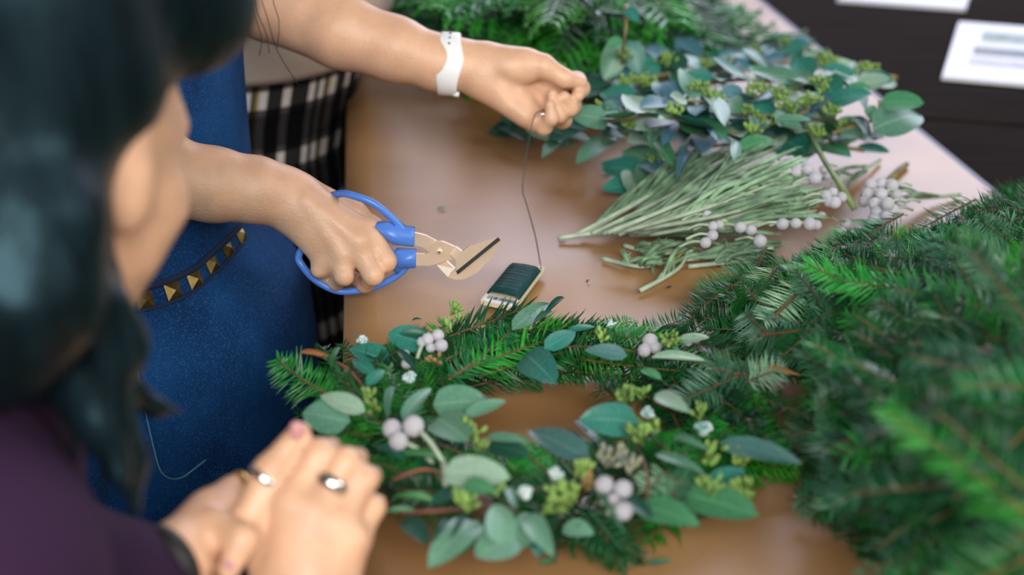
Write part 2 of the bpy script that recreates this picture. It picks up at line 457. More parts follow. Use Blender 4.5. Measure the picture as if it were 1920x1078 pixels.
NAIL = mat('fingernail', (0.66, 0.36, 0.30), 0.25, var=0.04)
PINKNAIL = mat('pink_nail_varnish', (0.62, 0.30, 0.30), 0.3, var=0.04)
BLACKBAND = mat('black_elastic', (0.008, 0.008, 0.008), 0.6, var=0.2)
EYE = mat('eye_white', (0.8, 0.78, 0.75), 0.2, var=0.02)
HOLE = mat('punched_hole', (0.02, 0.02, 0.025), 0.8, var=0.1)
def T(x, y, z): return Matrix.Translation((x, y, z))
def head_prims(M):
    rot = M.to_3x3().to_4x4()
    e = lambda c, r, q=None: ell(M @ Vector(c), r, rot @ q if q else rot)
    k = lambda a, b, ra, rb: cone(M @ Vector(a), M @ Vector(b), ra, rb)
    out = [e((0, -.012, .035), (.075, .094, .088)), e((0, .045, -.03), (.060, .052, .082)), e((0, .03, .01), (.07, .07, .07)),
           k((.058, .0, -.055), (.012, .075, -.098), .018, .017), k((-.058, .0, -.055), (-.012, .075, -.098), .018, .017),
           k((.05, .055, -.02), (.045, .05, -.04), .022, .02), k((-.05, .055, -.02), (-.045, .05, -.04), .022, .02),
           k((0, .09, .012), (0, .112, -.032), .008, .011), e((0, .088, -.062), (.022, .012, .009)), e((0, .087, -.073), (.020, .011, .008)),
           k((.03, .085, .022), (.05, .07, .018), .008, .007), k((-.03, .085, .022), (-.05, .07, .018), .008, .007),
           k((0, -.02, -.06), (0, -.045, -.17), .052, .056)]
    ears = []
    for s in (1, -1):
        q = Matrix.Rotation(s * -0.35, 4, 'Z')
        ears += [e((s * .080, -.013, .008), (.009, .019, .029), q), e((s * .080, -.003, -.016), (.012, .015, .018), q)]
    return out + ears
def face_parts(M, root):
    for s in (1, -1):
        part('eye', ball(M @ Vector((s * .031, .078, .005)), .0125, 12, 8), EYE, root)
        part('eyebrow', tube([M @ Vector((s * .016, .096, .026)), M @ Vector((s * .034, .094, .031)), M @ Vector((s * .052, .078, .026))], [.0025, .003, .0015], 6), HAIR, root)
def figure(x, y, facing, zs, lean=0.0, legs=True):
    """body of a standing figure; facing = heading angle from +y, clockwise; zs: hip, waist, chest, shoulder heights"""
    M0 = T(x, y, 0) @ Matrix.Rotation(-facing, 4, 'Z')
    w = lambda a, b, c: M0 @ Vector((a, b + max(0, c - zs[0]) * lean, c))
    hip, wa, ch, so = zs
    pr = [cone(w(-.06, 0, hip), w(.06, 0, hip), .10, .10), cone(w(0, 0, hip), w(0, 0, wa), .11, .095), cone(w(-.05, .0, ch), w(.05, .0, ch), .095, .095),
          cone(w(0, 0, wa), w(0, 0, ch), .095, .10), cone(w(-.14, -.01, so), w(.14, -.01, so), .05, .05), cone(w(0, -.01, so), w(0, 0, so + .1), .055, .05)]
    if legs:
        for s in (1, -1):
            pr += [cone(w(s * .075, 0, hip - .03), w(s * .075, .01, .48), .085, .055), cone(w(s * .075, .01, .48), w(s * .075, -.01, .07), .055, .035), cone(w(s * .075, -.02, .045), w(s * .075, .13, .03), .035, .027)]
    return pr, w, M0
def shoes(root, w):
    for s in (1, -1):
        part('shoe', solid([cone(w(s * .075, -.03, .045), w(s * .075, .14, .035), .046, .036), cone(w(s * .075, -.02, .05), w(s * .075, -.02, .10), .045, .045)], .01, .008), SHOE, root)
def wrinkled(g, amp, sx, sz, seed):
    V = []
    for v in g[0]:
        v = Vector(v); n = mnoise.noise(Vector((v.x * sx + seed, v.y * sx, v.z * sz)))
        V.append((v.x + n * amp, v.y + n * amp, v.z))
    return (V,) + tuple(g[1:])
# ---- person in the denim apron
B = thing('person', 'person in blue denim studded apron reaching over the table with shears and wire', 'person', (-0.35, 1.15, 0))
prB, wB, MB = figure(-0.36, 1.16, PI / 2, (0.90, 1.02, 1.24, 1.42), lean=0.10)
headB = T(-0.27, 1.16, 1.60) @ Matrix.Rotation(-PI / 2, 4, 'Z') @ Matrix.Rotation(-0.5, 4, 'X')
px2 = lambda r, d: r * d / FPX
# left arm (far side), palm turned to the camera
d1 = 1.28
J = lambda px, py, o=0.0, d=d1: D(px, py, d + o)
armL = [cone(wB(-.17, 0, 1.40), J(400, -75, .05), .05, .042)] + chain([J(400, -75, .05), J(500, 3, .02), J(640, 60), J(740, 92), J(822, 118), J(866, 121)], [px2(r, d1) for r in (76, 72, 67, 59, 50, 45)])
q = lambda r: px2(r, d1)
handL = [cone(J(862, 120), J(905, 128), q(44), q(44)),
         cone(J(915, 116, -.002), J(990, 120, -.008), q(36), q(28)), ell(J(962, 128, -.010), (q(48), q(30), q(32)), Matrix.Rotation(.15, 4, 'Y')),
         cone(J(905, 132, .004), J(1030, 150, .024), q(40), q(24)), cone(J(905, 136, .004), J(1036, 178, .022), q(40), q(22)),
         cone(J(905, 142, .003), J(1027, 205, .016), q(38), q(22)), cone(J(900, 142, .0), J(1002, 226, .006), q(34), q(20)),
         cone(J(905, 148, -.004), J(985, 212, -.002), q(32), q(24))]
fL = [chain([J(985, 118, -.008), J(1018, 124, -.012), J(1058, 147, -.010), J(1090, 155, -.002)], [q(26), q(22), q(17), q(12)]),
      chain([J(1030, 150, .024), J(1082, 152, .026), J(1090, 166, .006), J(1083, 180, -.004)], [q(22), q(17), q(15.5), q(12)]),
      chain([J(1036, 178, .022), J(1072, 198, .022), J(1068, 202, .0), J(1058, 182, -.010)], [q(22), q(17), q(16), q(11.5)]),
      chain([J(1027, 205, .016), J(1055, 224, .014), J(1047, 216, -.006), J(1035, 178, -.014)], [q(22), q(17), q(14.5), q(11)]),
      chain([J(1002, 226, .006), J(1020, 238, -.004), J(1034, 222, -.014), J(1031, 196, -.018)], [q(20), q(15), q(12.5), q(9.5)])]
cutL = [cone(J(975, 180, -.030), J(1010, 195, -.026), .015, .016), cone(J(940, 150, -.0245), J(975, 185, -.0195), .0035, .0045)]
gB = [solid(prB + [cone(wB(-.14, 0, 1.42), wB(-.17, 0, 1.40), .05, .05), cone(wB(.14, 0, 1.42), wB(.20, .03, 1.24), .05, .045)] + head_prims(headB), .03, .0075)]
gB.append(solid(armL + handL, .009, .0017, fL, .004, cutL, .006))
# right arm (near side), closed on the shears
d2 = 1.12
K = lambda px, py, o=0.0: D(px, py, d2 + o)
q2 = lambda r: px2(r, d2)
armR = [cone(wB(.20, .03, 1.24), K(250, 290, -.03), .045, .038)] + chain([K(250, 290, -.03), K(320, 333, -.03), K(400, 346, -.02), K(480, 356, -.01), K(530, 368, -.002), K(552, 378)], [q2(r) for r in (74, 71, 67, 60, 54, 50)])
handR = [ell(K(551, 398, -.012), (q2(17), q2(17), q2(17))),
         cone(K(556, 378), K(690, 442, 0), q2(49), q2(26)), cone(K(556, 382), K(668, 458, -.006), q2(49), q2(27)),
         cone(K(556, 388), K(640, 478, -.004), q2(48), q2(25)), cone(K(556, 392), K(613, 492, .002), q2(44), q2(22)),
         ell(K(676, 452, -.013), (q2(15), q2(15), q2(14))), ell(K(645, 478, -.010), (q2(14), q2(14), q2(13))), ell(K(614, 490, -.004), (q2(13), q2(13), q2(12))),
         cone(K(575, 368, .016), K(662, 402, .024), q2(36), q2(26))]
fR = [chain([K(692, 436, 0), K(723, 490, -.004), K(704, 521, .016), K(682, 510, .034)], [q2(27), q2(19.5), q2(16), q2(14)]),
      chain([K(668, 456, -.006), K(700, 515, -.010), K(684, 533, .010), K(655, 518, .03)], [q2(27), q2(18.5), q2(15), q2(13)]),
      chain([K(640, 474, -.004), K(645, 517, -.009), K(630, 530, .010), K(608, 515, .03)], [q2(26), q2(17.5), q2(14), q2(13)]),
      chain([K(613, 486, .002), K(598, 506, -.001), K(610, 518, .014), K(600, 508, .03)], [q2(22), q2(13.5), q2(12), q2(11)]),
      chain([K(662, 402, .024), K(700, 426, .032), K(722, 446, .034)], [q2(25), q2(19), q2(15)])]
tend = [cone(K(575, 372, -.0195), K(668, 450, -.0165), .0016, .0016), cone(K(572, 380, -.0195), K(640, 474, -.0135), .0016, .0016)]
gB.append(solid(armR + handR + tend, .008, .0017, fR, .006))
part('body', join(*gB), SKIN, B)
face_parts(headB, B)
part('hair', solid([ell(headB @ Vector((0, -.03, .05)), (.088, .10, .092), headB.to_3x3().to_4x4()), cone(headB @ Vector((0, -.11, .0)), headB @ Vector((0, -.12, -.12)), .035, .02)], .02, .007), HAIR, B)
shoes(B, wB)
apr = loft([(Z - .50, -.34, 1.15, .165, .20), (Z - .35, -.345, 1.15, .17, .205), (Z - .2, -.35, 1.15, .172, .205), (Z - .10, -.35, 1.148, .172, .20), (Z - .05, -.35, 1.148, .168, .196), (Z - .015, -.352, 1.15, .156, .186), (Z + .012, -.354, 1.153, .138, .173), (Z + .03, -.355, 1.155, .131, .169),
            (Z + .06, -.355, 1.16, .128, .166), (Z + .1, -.355, 1.165, .127, .164), (Z + .2, -.353, 1.175, .123, .165), (Z + .3, -.345, 1.18, .120, .165), (Z + .42, -.33, 1.18, .115, .16), (Z + .5, -.318, 1.17, .09, .14), (Z + .53, -.315, 1.17, .06, .08)], 96, True)
def densify(rings, n):
    out = []
    for a, b in zip(rings, rings[1:]):
        for i in range(n): out.append(tuple(a[k] + (b[k] - a[k]) * i / n for k in range(5)))
    return out + [rings[-1]]
aprV = wrinkled(apr, 0.004, 7, 5, 3)
ap = part('denim_apron', aprV, DENIM, B)
bvh = BVHTree.FromPolygons([tuple(v) for v in aprV[0]], aprV[1])
def hit(px, py, bv=None):
    o = Vector((0, 0, CAMZ)); d = (D(px, py, 1) - o).normalized()
    loc, nor, i, dist = (bv or bvh).ray_cast(o, d)
    if loc is None: return None, None
    return loc, (nor if nor.dot(d) < 0 else -nor)
studs = [(271, 563), (324, 545), (365, 524), (397, 495), (426, 467), (450, 440)]
zl = []
for x, y in studs:
    p, n = hit(x, y)
    if p is None: continue
    u = Vector((0, 0, 1)).cross(n).normalized(); v = n.cross(u); s = .0068
    p = p - n * .0005
    c = [p + u * s + v * s, p - u * s + v * s, p - u * s - v * s, p + u * s - v * s]
    V = c + [a + n * .0015 for a in c] + [p + n * .0055]
    part('stud', (V, [(0, 1, 5, 4), (1, 2, 6, 5), (2, 3, 7, 6), (3, 0, 4, 7), (4, 5, 8), (5, 6, 8), (6, 7, 8), (7, 4, 8)]), BRASS, ap, False)
def surfline(name, pts, r, m, parent, dz=0, n=40, off=0.0005):
    pp = []
    for p in smoothpath([(a, b, 0) for a, b in pts], n):
        l, nn = hit(p.x, p.y + dz)
        if l is not None: pp.append(l + nn * off)
    if len(pp) > 3: part(name, tube(pp, r, 6), m, parent)
SEAMC = mat('denim_seam_shade', (0.004, 0.018, 0.06), 0.9, var=0.2); STITCH = mat('pale_stitching', (0.10, 0.26, 0.36), 0.8, var=0.1)
surfline('waistband_seam', [(225, 553), (271, 540), (324, 523), (365, 502), (397, 474), (426, 447), (448, 424)], .0030, SEAMC, ap)  # upper seam, thickened so its dark colour also paints the shadow above the studs
surfline('waistband_seam', [(225, 590), (271, 582), (324, 566), (365, 545), (397, 517), (428, 487), (455, 455)], .0016, SEAMC, ap)
surfline('stitching', [(241, 592), (248, 640), (258, 700), (272, 770), (288, 840), (300, 880), (318, 896), (340, 895), (362, 880), (385, 862)], .0007, STITCH, ap)
# watch on the left wrist
def band_section(px, py, half, o=0.0):
    return J(px, py, o)
wc = J(842, 120); wa = (J(866, 121) - J(822, 118)).normalized()
up = (J(842, 60) - J(842, 180)); up = (up - wa * up.dot(wa)).normalized(); fr = wa.cross(up).normalized()
if fr.y > 0: fr = -fr
V, F, U = [], [], []
NS = 48
rw = q(49)
for i in range(NS):
    a = 2 * PI * i / NS                                   # 0 = towards the camera
    f_ = math.cos(a)
    half = .0088 + .0050 * math.exp(-((a if a < PI else a - 2 * PI) / .55) ** 2) + .0022 * math.exp(-((abs(a - PI)) / .8) ** 2)
    for rr, hh in ((rw - .001, half), (rw + .0012, half), (rw + .0020, half * .8), (rw + .0020, -half * .8), (rw + .0012, -half), (rw - .001, -half)):
        V.append(wc + fr * (math.cos(a) * rr * .99) + up * (math.sin(a) * rr * 1.12) + wa * hh)
for i in range(NS):
    for k in range(6): F.append((i * 6 + k, i * 6 + (k + 1) % 6, ((i + 1) % NS) * 6 + (k + 1) % 6, ((i + 1) % NS) * 6 + k))
wt = part('wristwatch_band', (V, F), WHITE, B)
wt['label'] = 'white silicone watch band'
for i, a in enumerate((1.12, .82, .55)):
    p = wc + fr * (math.cos(a) * (rw + .0021) * .99) + up * (math.sin(a) * (rw + .0021) * 1.12); n_ = (fr * math.cos(a) + up * math.sin(a)).normalized()
    part('hole', tube([p - n_ * .0004, p + n_ * .0003], .0011 if i else .0015, 8), HOLE, wt)
part('keeper_loop', tube([wc - up * rw * 1.15 + wa * .006 + fr * .004, wc - up * rw * 1.16 + wa * .011 + fr * .004], .0025, 8), WHITE, wt)
part('ring', tube([J(1018, 226, -.006) + Vector((math.cos(a) * .006, 0, math.sin(a) * .006)) for a in [2 * PI * i / 16 for i in range(16)]], .0012, 6, True), SILVER, B)
for k, pts in enumerate([[(452, -60), (474, 20), (490, 70), (486, 105)], [(470, -60), (500, 30), (520, 95), (560, 160)], [(480, -60), (478, 10), (498, 60), (505, 100)], [(510, -60), (512, 0), (523, 40), (520, 90)]]):
    part('hair_strand', tube(smoothpath([J(a, b, -.05) for a, b in pts], 16), .0004, 5), HAIR, B)
# ---- person in the plaid skirt
C = thing('person', 'person in beige top and black plaid skirt standing behind the denim apron', 'person', (-0.32, 1.66, 0))
prC, wC, MC = figure(-0.33, 1.66, PI / 2, (0.88, 1.0, 1.22, 1.40), lean=0.16)
headC = T(-0.20, 1.66, 1.60) @ Matrix.Rotation(-PI / 2, 4, 'Z') @ Matrix.Rotation(-0.5, 4, 'X')
part('body', solid(prC + [cone(wC(s * .14, 0, 1.40), wC(s * .21, .03, 1.16), .045, .04) for s in (1, -1)] + [cone(wC(s * .21, .03, 1.16), wC(s * .16, .24, 1.22), .04, .028) for s in (1, -1)] + head_prims(headC), .03, .008), SKIN, C)
face_parts(headC, C)
part('hair', solid([ell(headC @ Vector((0, -.03, .05)), (.088, .10, .092), headC.to_3x3().to_4x4())], .02, .008), HAIR, C)
shoes(C, wC)
def plaid_mat():
    m = bpy.data.materials.new('plaid_wool'); m.use_nodes = True; nt = m.node_tree; N = nt.nodes; L = nt.links; b = N['Principled BSDF']
    b.inputs['Roughness'].default_value = 0.9; b.inputs['Specular IOR Level'].default_value = 0.15
    uv = N.new('ShaderNodeUVMap'); sep = N.new('ShaderNodeSeparateXYZ'); L.new(uv.outputs[0], sep.inputs[0])
    def band(sock, per, off, stops):
        d = N.new('ShaderNodeMath'); d.operation = 'MULTIPLY_ADD'; d.inputs[1].default_value = 1 / per; d.inputs[2].default_value = off
        fr = N.new('ShaderNodeMath'); fr.operation = 'FRACT'; r = N.new('ShaderNodeValToRGB'); r.color_ramp.interpolation = 'CONSTANT'
        L.new(sock, d.inputs[0]); L.new(d.outputs[0], fr.inputs[0]); L.new(fr.outputs[0], r.inputs[0])
        cr = r.color_ramp
        for i, (p, c) in enumerate(stops):
            e = cr.elements[i] if i < 2 else cr.elements.new(p)
            e.position = p; e.color = (*c, 1)
        return r.outputs[0]
    K0 = (.008, .008, .009); G = (.06, .055, .06); W = (.75, .72, .70); Y = (.30, .22, .04); g2 = (.03, .028, .03)
    v = band(sep.outputs[0], .098, .30, [(0, K0), (.16, W), (.25, g2), (.31, W), (.39, g2), (.44, Y), (.49, W), (.60, K0), (.80, W), (.91, K0)])
    h = band(sep.outputs[1], .072, .53, [(0, K0), (.24, G), (.34, W), (.62, G), (.72, K0)])
    mx = N.new('ShaderNodeMixRGB'); mx.blend_type = 'MULTIPLY'; mx.inputs[0].default_value = 1; L.new(v, mx.inputs[1]); L.new(h, mx.inputs[2])
    ad = N.new('ShaderNodeMixRGB'); ad.inputs[0].default_value = 0.5; L.new(v, ad.inputs[1]); L.new(h, ad.inputs[2])
    ml = N.new('ShaderNodeMixRGB'); ml.blend_type = 'MULTIPLY'; ml.inputs[0].default_value = 1; ml.inputs[2].default_value = (.055, .05, .052, 1); L.new(ad.outputs[0], ml.inputs[1])
    fin = N.new('ShaderNodeMixRGB'); fin.blend_type = 'ADD'; fin.inputs[0].default_value = 1; L.new(mx.outputs[0], fin.inputs[1]); L.new(ml.outputs[0], fin.inputs[2])
    L.new(fin.outputs[0], b.inputs['Base Color'])
    return m
sk = wrinkled(loft(densify([(Z - .55, -.33, 1.66, .17, .20), (Z - .3, -.325, 1.66, .155, .195), (Z - .12, -.325, 1.66, .138, .185), (Z - .05, -.325, 1.66, .132, .18), (Z + .0, -.322, 1.66, .138, .18), (Z + .06, -.312, 1.66, .142, .175)], 4), 72), .004, 6, 2, 9)
part('plaid_skirt', sk, plaid_mat(), C)
part('beige_top', wrinkled(loft(densify([(Z + .052, -.312, 1.66, .147, .182), (Z + .075, -.303, 1.66, .152, .185), (Z + .11, -.288, 1.66, .152, .185), (Z + .2, -.272, 1.66, .15, .18), (Z + .34, -.25, 1.66, .14, .19), (Z + .45, -.235, 1.66, .11, .21), (Z + .52, -.225, 1.66, .08, .18), (Z + .555, -.22, 1.66, .055, .07)], 3), 64), .004, 8, 5, 5), BEIGE, C)
# ---- person farther back
E_ = thing('person', 'farthest person, only blue denim and a fingertip showing past the beige top', 'person', (-0.30, 2.15, 0))
prE, wE, ME = figure(-0.31, 2.16, PI / 2, (0.88, 1.0, 1.22, 1.40), lean=0.06)
headE = T(-0.25, 2.16, 1.60) @ Matrix.Rotation(-PI / 2, 4, 'Z')
handE = [cone(D(797, -75, 2.06), D(799, -30, 2.06), .026, .026)]
fE = [chain([D(797 + i * 7, -32, 2.06 + i * .012), D(800 + i * 7, -8, 2.05 + i * .012), D(801 + i * 6, 8 - i * 4, 2.05 + i * .012)], [.010, .009, .007]) for i in range(4)] + [chain([D(790, -55, 2.04), D(786, -25, 2.02)], [.011, .008])]
part('body', join(solid(prE + head_prims(headE) + [cone(wE(s * .14, 0, 1.40), wE(s * .2, .06, 1.16), .045, .04) for s in (1, -1)], .03, .008), solid([cone(wE(.2, .06, 1.16), D(797, -75, 2.06), .042, .028)] + handE, .01, .003, fE, .004)), SKIN, E_)
face_parts(headE, E_)
part('hair', solid([ell(headE @ Vector((0, -.03, .05)), (.088, .10, .092), headE.to_3x3().to_4x4())], .02, .008), HAIR, E_)
shoes(E_, wE)
part('denim_dress', wrinkled(loft([(Z - .4, -.32, 2.16, .15, .19), (Z - .1, -.31, 2.16, .15, .18), (Z + .02, -.295, 2.16, .15, .17), (Z + .1, -.30, 2.16, .135, .165), (Z + .3, -.295, 2.16, .13, .18), (Z + .45, -.285, 2.16, .11, .19), (Z + .53, -.28, 2.16, .06, .09)], 64), .004, 8, 5, 2), DENIM2, E_)
# ---- person in the foreground, seen from behind
A = thing('person', 'foreground person in purple sweater with long black hair and clasped hands, out of focus', 'person', (-0.33, 0.42, 0))
hc = D(-32, 256, .64)
headA = T(*hc) @ Matrix.Rotation(math.radians(-22), 4, 'Z') @ Matrix.Rotation(math.radians(-22), 4, 'X')
d3 = .71
H_ = lambda px, py, o=0.0: D(px, py, d3 + o)
q3 = lambda r: px2(r, d3)
rh = [cone(H_(540, 1180, .0), H_(575, 1080, .0), q3(88), q3(86)), cone(H_(560, 1080), H_(545, 945, -.004), q3(80), q3(38)), cone(H_(570, 1080), H_(590, 962, -.006), q3(80), q3(38)),
      cone(H_(585, 1080), H_(635, 982, -.002), q3(75), q3(36)), cone(H_(595, 1085), H_(665, 1012, .004), q3(70), q3(34))]
rh += [ell(H_(x, y, -.0065), (q3(15), q3(15), q3(14))) for x, y in ((547, 940), (592, 958), (637, 980), (668, 1012))]
rf = [chain([H_(545, 945, -.004), H_(598, 850, .004), H_(622, 838, .03)], [q3(34), q3(27), q3(21)]),
      chain([H_(590, 962, -.006), H_(648, 866, .002), H_(672, 858, .03)], [q3(34), q3(27), q3(21)]),
      chain([H_(635, 982, -.002), H_(684, 898, .004), H_(700, 892, .03)], [q3(32), q3(25), q3(20)]),
      chain([H_(665, 1012, .004), H_(700, 950, .010), H_(708, 942, .034)], [q3(29), q3(22), q3(18)]),
      chain([H_(500, 1060, .0), H_(462, 985, -.004), H_(505, 885, .0), H_(562, 812, .006)], [q3(36), q3(36), q3(31), q3(23)])]
lh = [cone(H_(290, 1075, -.03), H_(330, 1050, -.02), q3(62), q3(60)), cone(H_(330, 1050, -.02), H_(392, 965, .01), q3(62), q3(48)), cone(H_(340, 1060, -.01), H_(435, 950, .02), q3(58), q3(44)), cone(H_(340, 1070, .0), H_(430, 1010, .02), q3(58), q3(46))]
lf = [chain([H_(392, 965, .01), H_(440, 925, .025), H_(560, 930, .05)], [q3(40), q3(34), q3(24)]), chain([H_(430, 960, .02), H_(520, 930, .05), H_(620, 940, .05)], [q3(40), q3(32), q3(24)]),
      chain([H_(430, 990, .02), H_(540, 990, .05), H_(650, 990, .05)], [q3(38), q3(30), q3(22)]), chain([H_(430, 1020, .02), H_(540, 1040, .05), H_(640, 1050, .05)], [q3(36), q3(28), q3(20)]),
      chain([H_(400, 985, -.01), H_(455, 1010, -.022), H_(428, 1070, -.026)], [q3(34), q3(29), q3(21)])]
elR = Vector((-.20, .44, Z - .09)); elL = Vector((-.30, .62, Z - .10))
gA = [solid(rh + [cone(elR, H_(540, 1180), .045, q3(88))], .010, .0024, rf, .003), solid(lh + [cone(elL, H_(290, 1075, -.03), .042, q3(60))], .010, .0028, lf, .004)]
gA.append(solid(head_prims(headA), .010, .0035))
prA, wA, MA = figure(-0.42, 0.42, math.radians(50), (0.72, 0.80, 0.92, 1.02), lean=0.35)
gA.append(solid(prA, .03, .009))
part('body', join(*gA), SKIN2, A)
face_parts(headA, A)
shoes(A, wA)
part('trousers', solid([cone(wA(s * .075, 0, .72), wA(s * .075, .01, .48), .10, .075) for s in (1, -1)] + [cone(wA(s * .075, .01, .48), wA(s * .075, -.01, .11), .075, .055) for s in (1, -1)] + [cone(wA(-.06, 0, .73), wA(.06, 0, .73), .115, .115)], .02, .009), DARKC, A)
shR, shL = Vector((-.235, .47, Z + .135)), Vector((-.34, .63, Z + .10))
part('purple_sweater', solid([cone((-.42, .40, Z - .16), (-.36, .47, Z + .02), .145, .14), cone((-.36, .47, Z + .02), (-.31, .53, Z + .09), .135, .115), cone(shL, shR, .062, .062), cone((-.28, .55, Z + .13), (-.25, .57, Z + .165), .066, .058),
      cone(shR, elR, .068, .058), cone(shL, elL, .062, .056), cone(elR, H_(500, 1320), .056, .045), cone(elL, H_(225, 1130, -.03), .054, .040)], .03, .005), PURPLE, A)
hm = lambda a, b, c: headA @ Vector((a, b, c))
hrot = headA.to_3x3().to_4x4()
hk = lambda px, py, d, r: (D(px, py, d), r * d / FPX)
def lock(pts):
    a = [hk(*p) for p in pts]; return chain([x[0] for x in a], [x[1] for x in a])
hairp = [ell(hm(0, -.035, .045), (.096, .102, .100), hrot), ell(hm(0, .02, .085), (.085, .09, .05), hrot), ell(hm(.062, .035, .076), (.034, .058, .038), hrot), ell(hm(.076, -.020, .030), (.020, .030, .026), hrot), ell(hm(-.06, .04, .02), (.035, .055, .09), hrot),
         ell(hm(.062, -.050, -.01), (.035, .042, .075), hrot), ell(hm(0, -.085, -.03), (.085, .05, .10), hrot)]
hairp += lock([(60, 420, .56, 140), (40, 560, .56, 140), (0, 660, .56, 110)]) + lock([(120, 430, .60, 90), (130, 560, .61, 85), (90, 680, .60, 60)])
locks = lock([(192, 578, .59, 56), (205, 650, .60, 64), (180, 730, .60, 50)]) + lock([(150, 520, .62, 60), (170, 640, .62, 55), (200, 760, .62, 42), (240, 860, .62, 30), (255, 960, .62, 14)]) + lock([(130, 540, .60, 50), (130, 700, .60, 46), (190, 800, .60, 34), (230, 900, .60, 22)]) + lock([(190, 620, .63, 30), (240, 730, .64, 20), (290, 765, .65, 12), (345, 772, .66, 6)])
part('hair', solid(hairp + locks, .012, .0035), HAIR, A)
rnd = random.Random(3)
for k in range(26):
    a = rnd.uniform(0, 1); x0 = rnd.uniform(20, 170)
    pts = [(x0 * .8, 250 + rnd.uniform(-60, 60), .535 + .03 * a), (x0 * .9 + rnd.uniform(-20, 20), 420, .535 + .05 * a), (x0 + rnd.uniform(-30, 30), 560, .55 + .05 * a), (x0 + rnd.uniform(-30, 60), 680 + rnd.uniform(-30, 60), .56 + .05 * a)]
    rr = rnd.uniform(5, 11)
    pp = smoothpath([D(*p) for p in pts], 14)
    part('hair_lock', tube(pp, [max(.0005, px2(rr, .57) * math.sin(PI * (i + .8) / (len(pp) + .8))) for i in range(len(pp))], 6), HAIR, A)
for k in range(18):
    x0 = rnd.uniform(120, 215); x1 = x0 + rnd.uniform(10, 60)
    pp = smoothpath([D(x0, 540, .575), D(x0 + rnd.uniform(0, 30), 660, .585), D(x1, 790, .60), D(x1 + rnd.uniform(-15, 25), 880 + rnd.uniform(-60, 90), .61)], 14)
    rr = rnd.uniform(3, 8)
    part('hair_lock', tube(pp, [max(.0003, px2(rr, .58) * math.sin(PI * (i + 1.5) / (len(pp) + 1.5))) for i in range(len(pp))], 6), HAIR, A)
def ring(name, c, axis, r, t, m, root, wide=1.0):
    axis = Vector(axis).normalized(); a = axis.orthogonal().normalized(); b = axis.cross(a)
    part(name, tube([c + a * math.cos(2 * PI * i / 24) * r + b * math.sin(2 * PI * i / 24) * r for i in range(24)], t, 8, True, flat=(axis, wide)), m, root)
ax = H_(648, 866, .002) - H_(590, 962, -.006)
ring('finger_ring', H_(622, 908, -.002), ax, q3(30), .0022, SILVER, A, 1.7)
ring('finger_ring', H_(500, 894, 0), H_(562, 812) - H_(490, 905), q3(32), .0016, SILVER, A, 1.6)
ring('finger_ring', H_(446, 922, .024), H_(560, 930, .05) - H_(440, 925, .025), q3(35), .0016, GOLD, A, 1.2)
ring('wrist_band', H_(312, 1060, -.025), H_(330, 1050, -.02) - H_(290, 1075, -.03), q3(63), .0045, BLACKBAND, A, 1.3)
part('thumbnail', ball(H_(556, 808, -.0035), q3(19), 10, 7, (.75, .4, 1.1)), PINKNAIL, A)
part('thumbnail', ball(H_(430, 1062, -.030), q3(15), 10, 7, (.7, .4, 1.1)), PINKNAIL, A)
# ------------------------------------------------------------------ shears, wire and spool
BLUE = mat('blue_plastic', (0.075, 0.21, 0.66), 0.34, var=0.03, scale=30, bump=0.05, bscale=300)
STEEL = mat('steel_paper_reflection', (0.86, 0.66, 0.49), 0.36, metal=0.5, var=0.03, scale=90)  # warm base colour paints the kraft paper's reflection into the steel
STEELD = mat('dark_ground_steel', (0.05, 0.055, 0.055), 0.5, metal=0.6, var=0.2)
ys = D(760, 470, 1.12).y
tiltS = 0.0
def PV(px, py, dy=0.0):
    d = D(px, py, 1.0) - Vector((0, 0, CAMZ)); k = (ys + dy) / d.y
    return Vector((0, 0, CAMZ)) + d * k
SC = thing('shears', 'open garden shears with blue loop handles held above the kraft paper', 'shears', PV(830, 480))
def plate(name, pts, y0, th, m): return part(name, extrude([PV(x, y, y0) for x, y in pts], (0, th, 0)), m, SC, False)
def loop(pts, r, y0=0.0): return tube(smoothpath([PV(p[0], p[1], p[2] if len(p) > 2 else y0) for p in pts + pts[:1]], 60)[:-1], r, 10, True)
def rounded(pts, r0, n=5):
    """outline with rounded corners"""
    out = []
    m = len(pts)
    for i in range(m):
        a, b, c = Vector(pts[i - 1]), Vector(pts[i]), Vector(pts[(i + 1) % m])
        u, v = (a - b), (c - b); r = min(r0, u.length * .45, v.length * .45)
        s, e = b + u.normalized() * r, b + v.normalized() * r
        for k in range(n + 1):
            t = k / n; out.append(tuple((s * (1 - t) ** 2 + b * 2 * t * (1 - t) + e * t * t)))
    return out
hl = part('handle', join(loop([(768, 492), (748, 514), (714, 533), (675, 544), (631, 545), (590, 524), (565, 496), (560, 480, .004), (575, 456, .012), (612, 442, .016), (670, 448, .014), (735, 472, .004)], .0029),
     extrude([PV(x, y, -.004) for x, y in rounded([(742, 472), (780, 474), (780, 503), (756, 504), (744, 516), (732, 500)], 4)], (0, .009, 0))), BLUE, SC)
hu = part('handle', join(loop([(768, 446), (752, 426), (732, 406), (700, 381), (663, 367, .003), (640, 363, .012), (612, 372, .026), (598, 392, .032), (610, 414, .030), (650, 428, .022), (704, 432, .010), (738, 444)], .0030),
     extrude([PV(x, y, -.004) for x, y in rounded([(748, 421), (760, 431), (777, 432), (777, 463), (735, 459), (702, 424), (722, 421), (737, 426)], 4)], (0, .009, 0))), BLUE, SC)
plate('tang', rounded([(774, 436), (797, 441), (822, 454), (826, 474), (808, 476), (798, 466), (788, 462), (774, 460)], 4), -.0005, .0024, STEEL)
plate('tang', rounded([(776, 476), (799, 477), (806, 472), (807, 462), (816, 454), (830, 453), (853, 463), (864, 473), (850, 487), (836, 489), (822, 494), (805, 498), (776, 498)], 4), -.0035, .0026, STEEL)
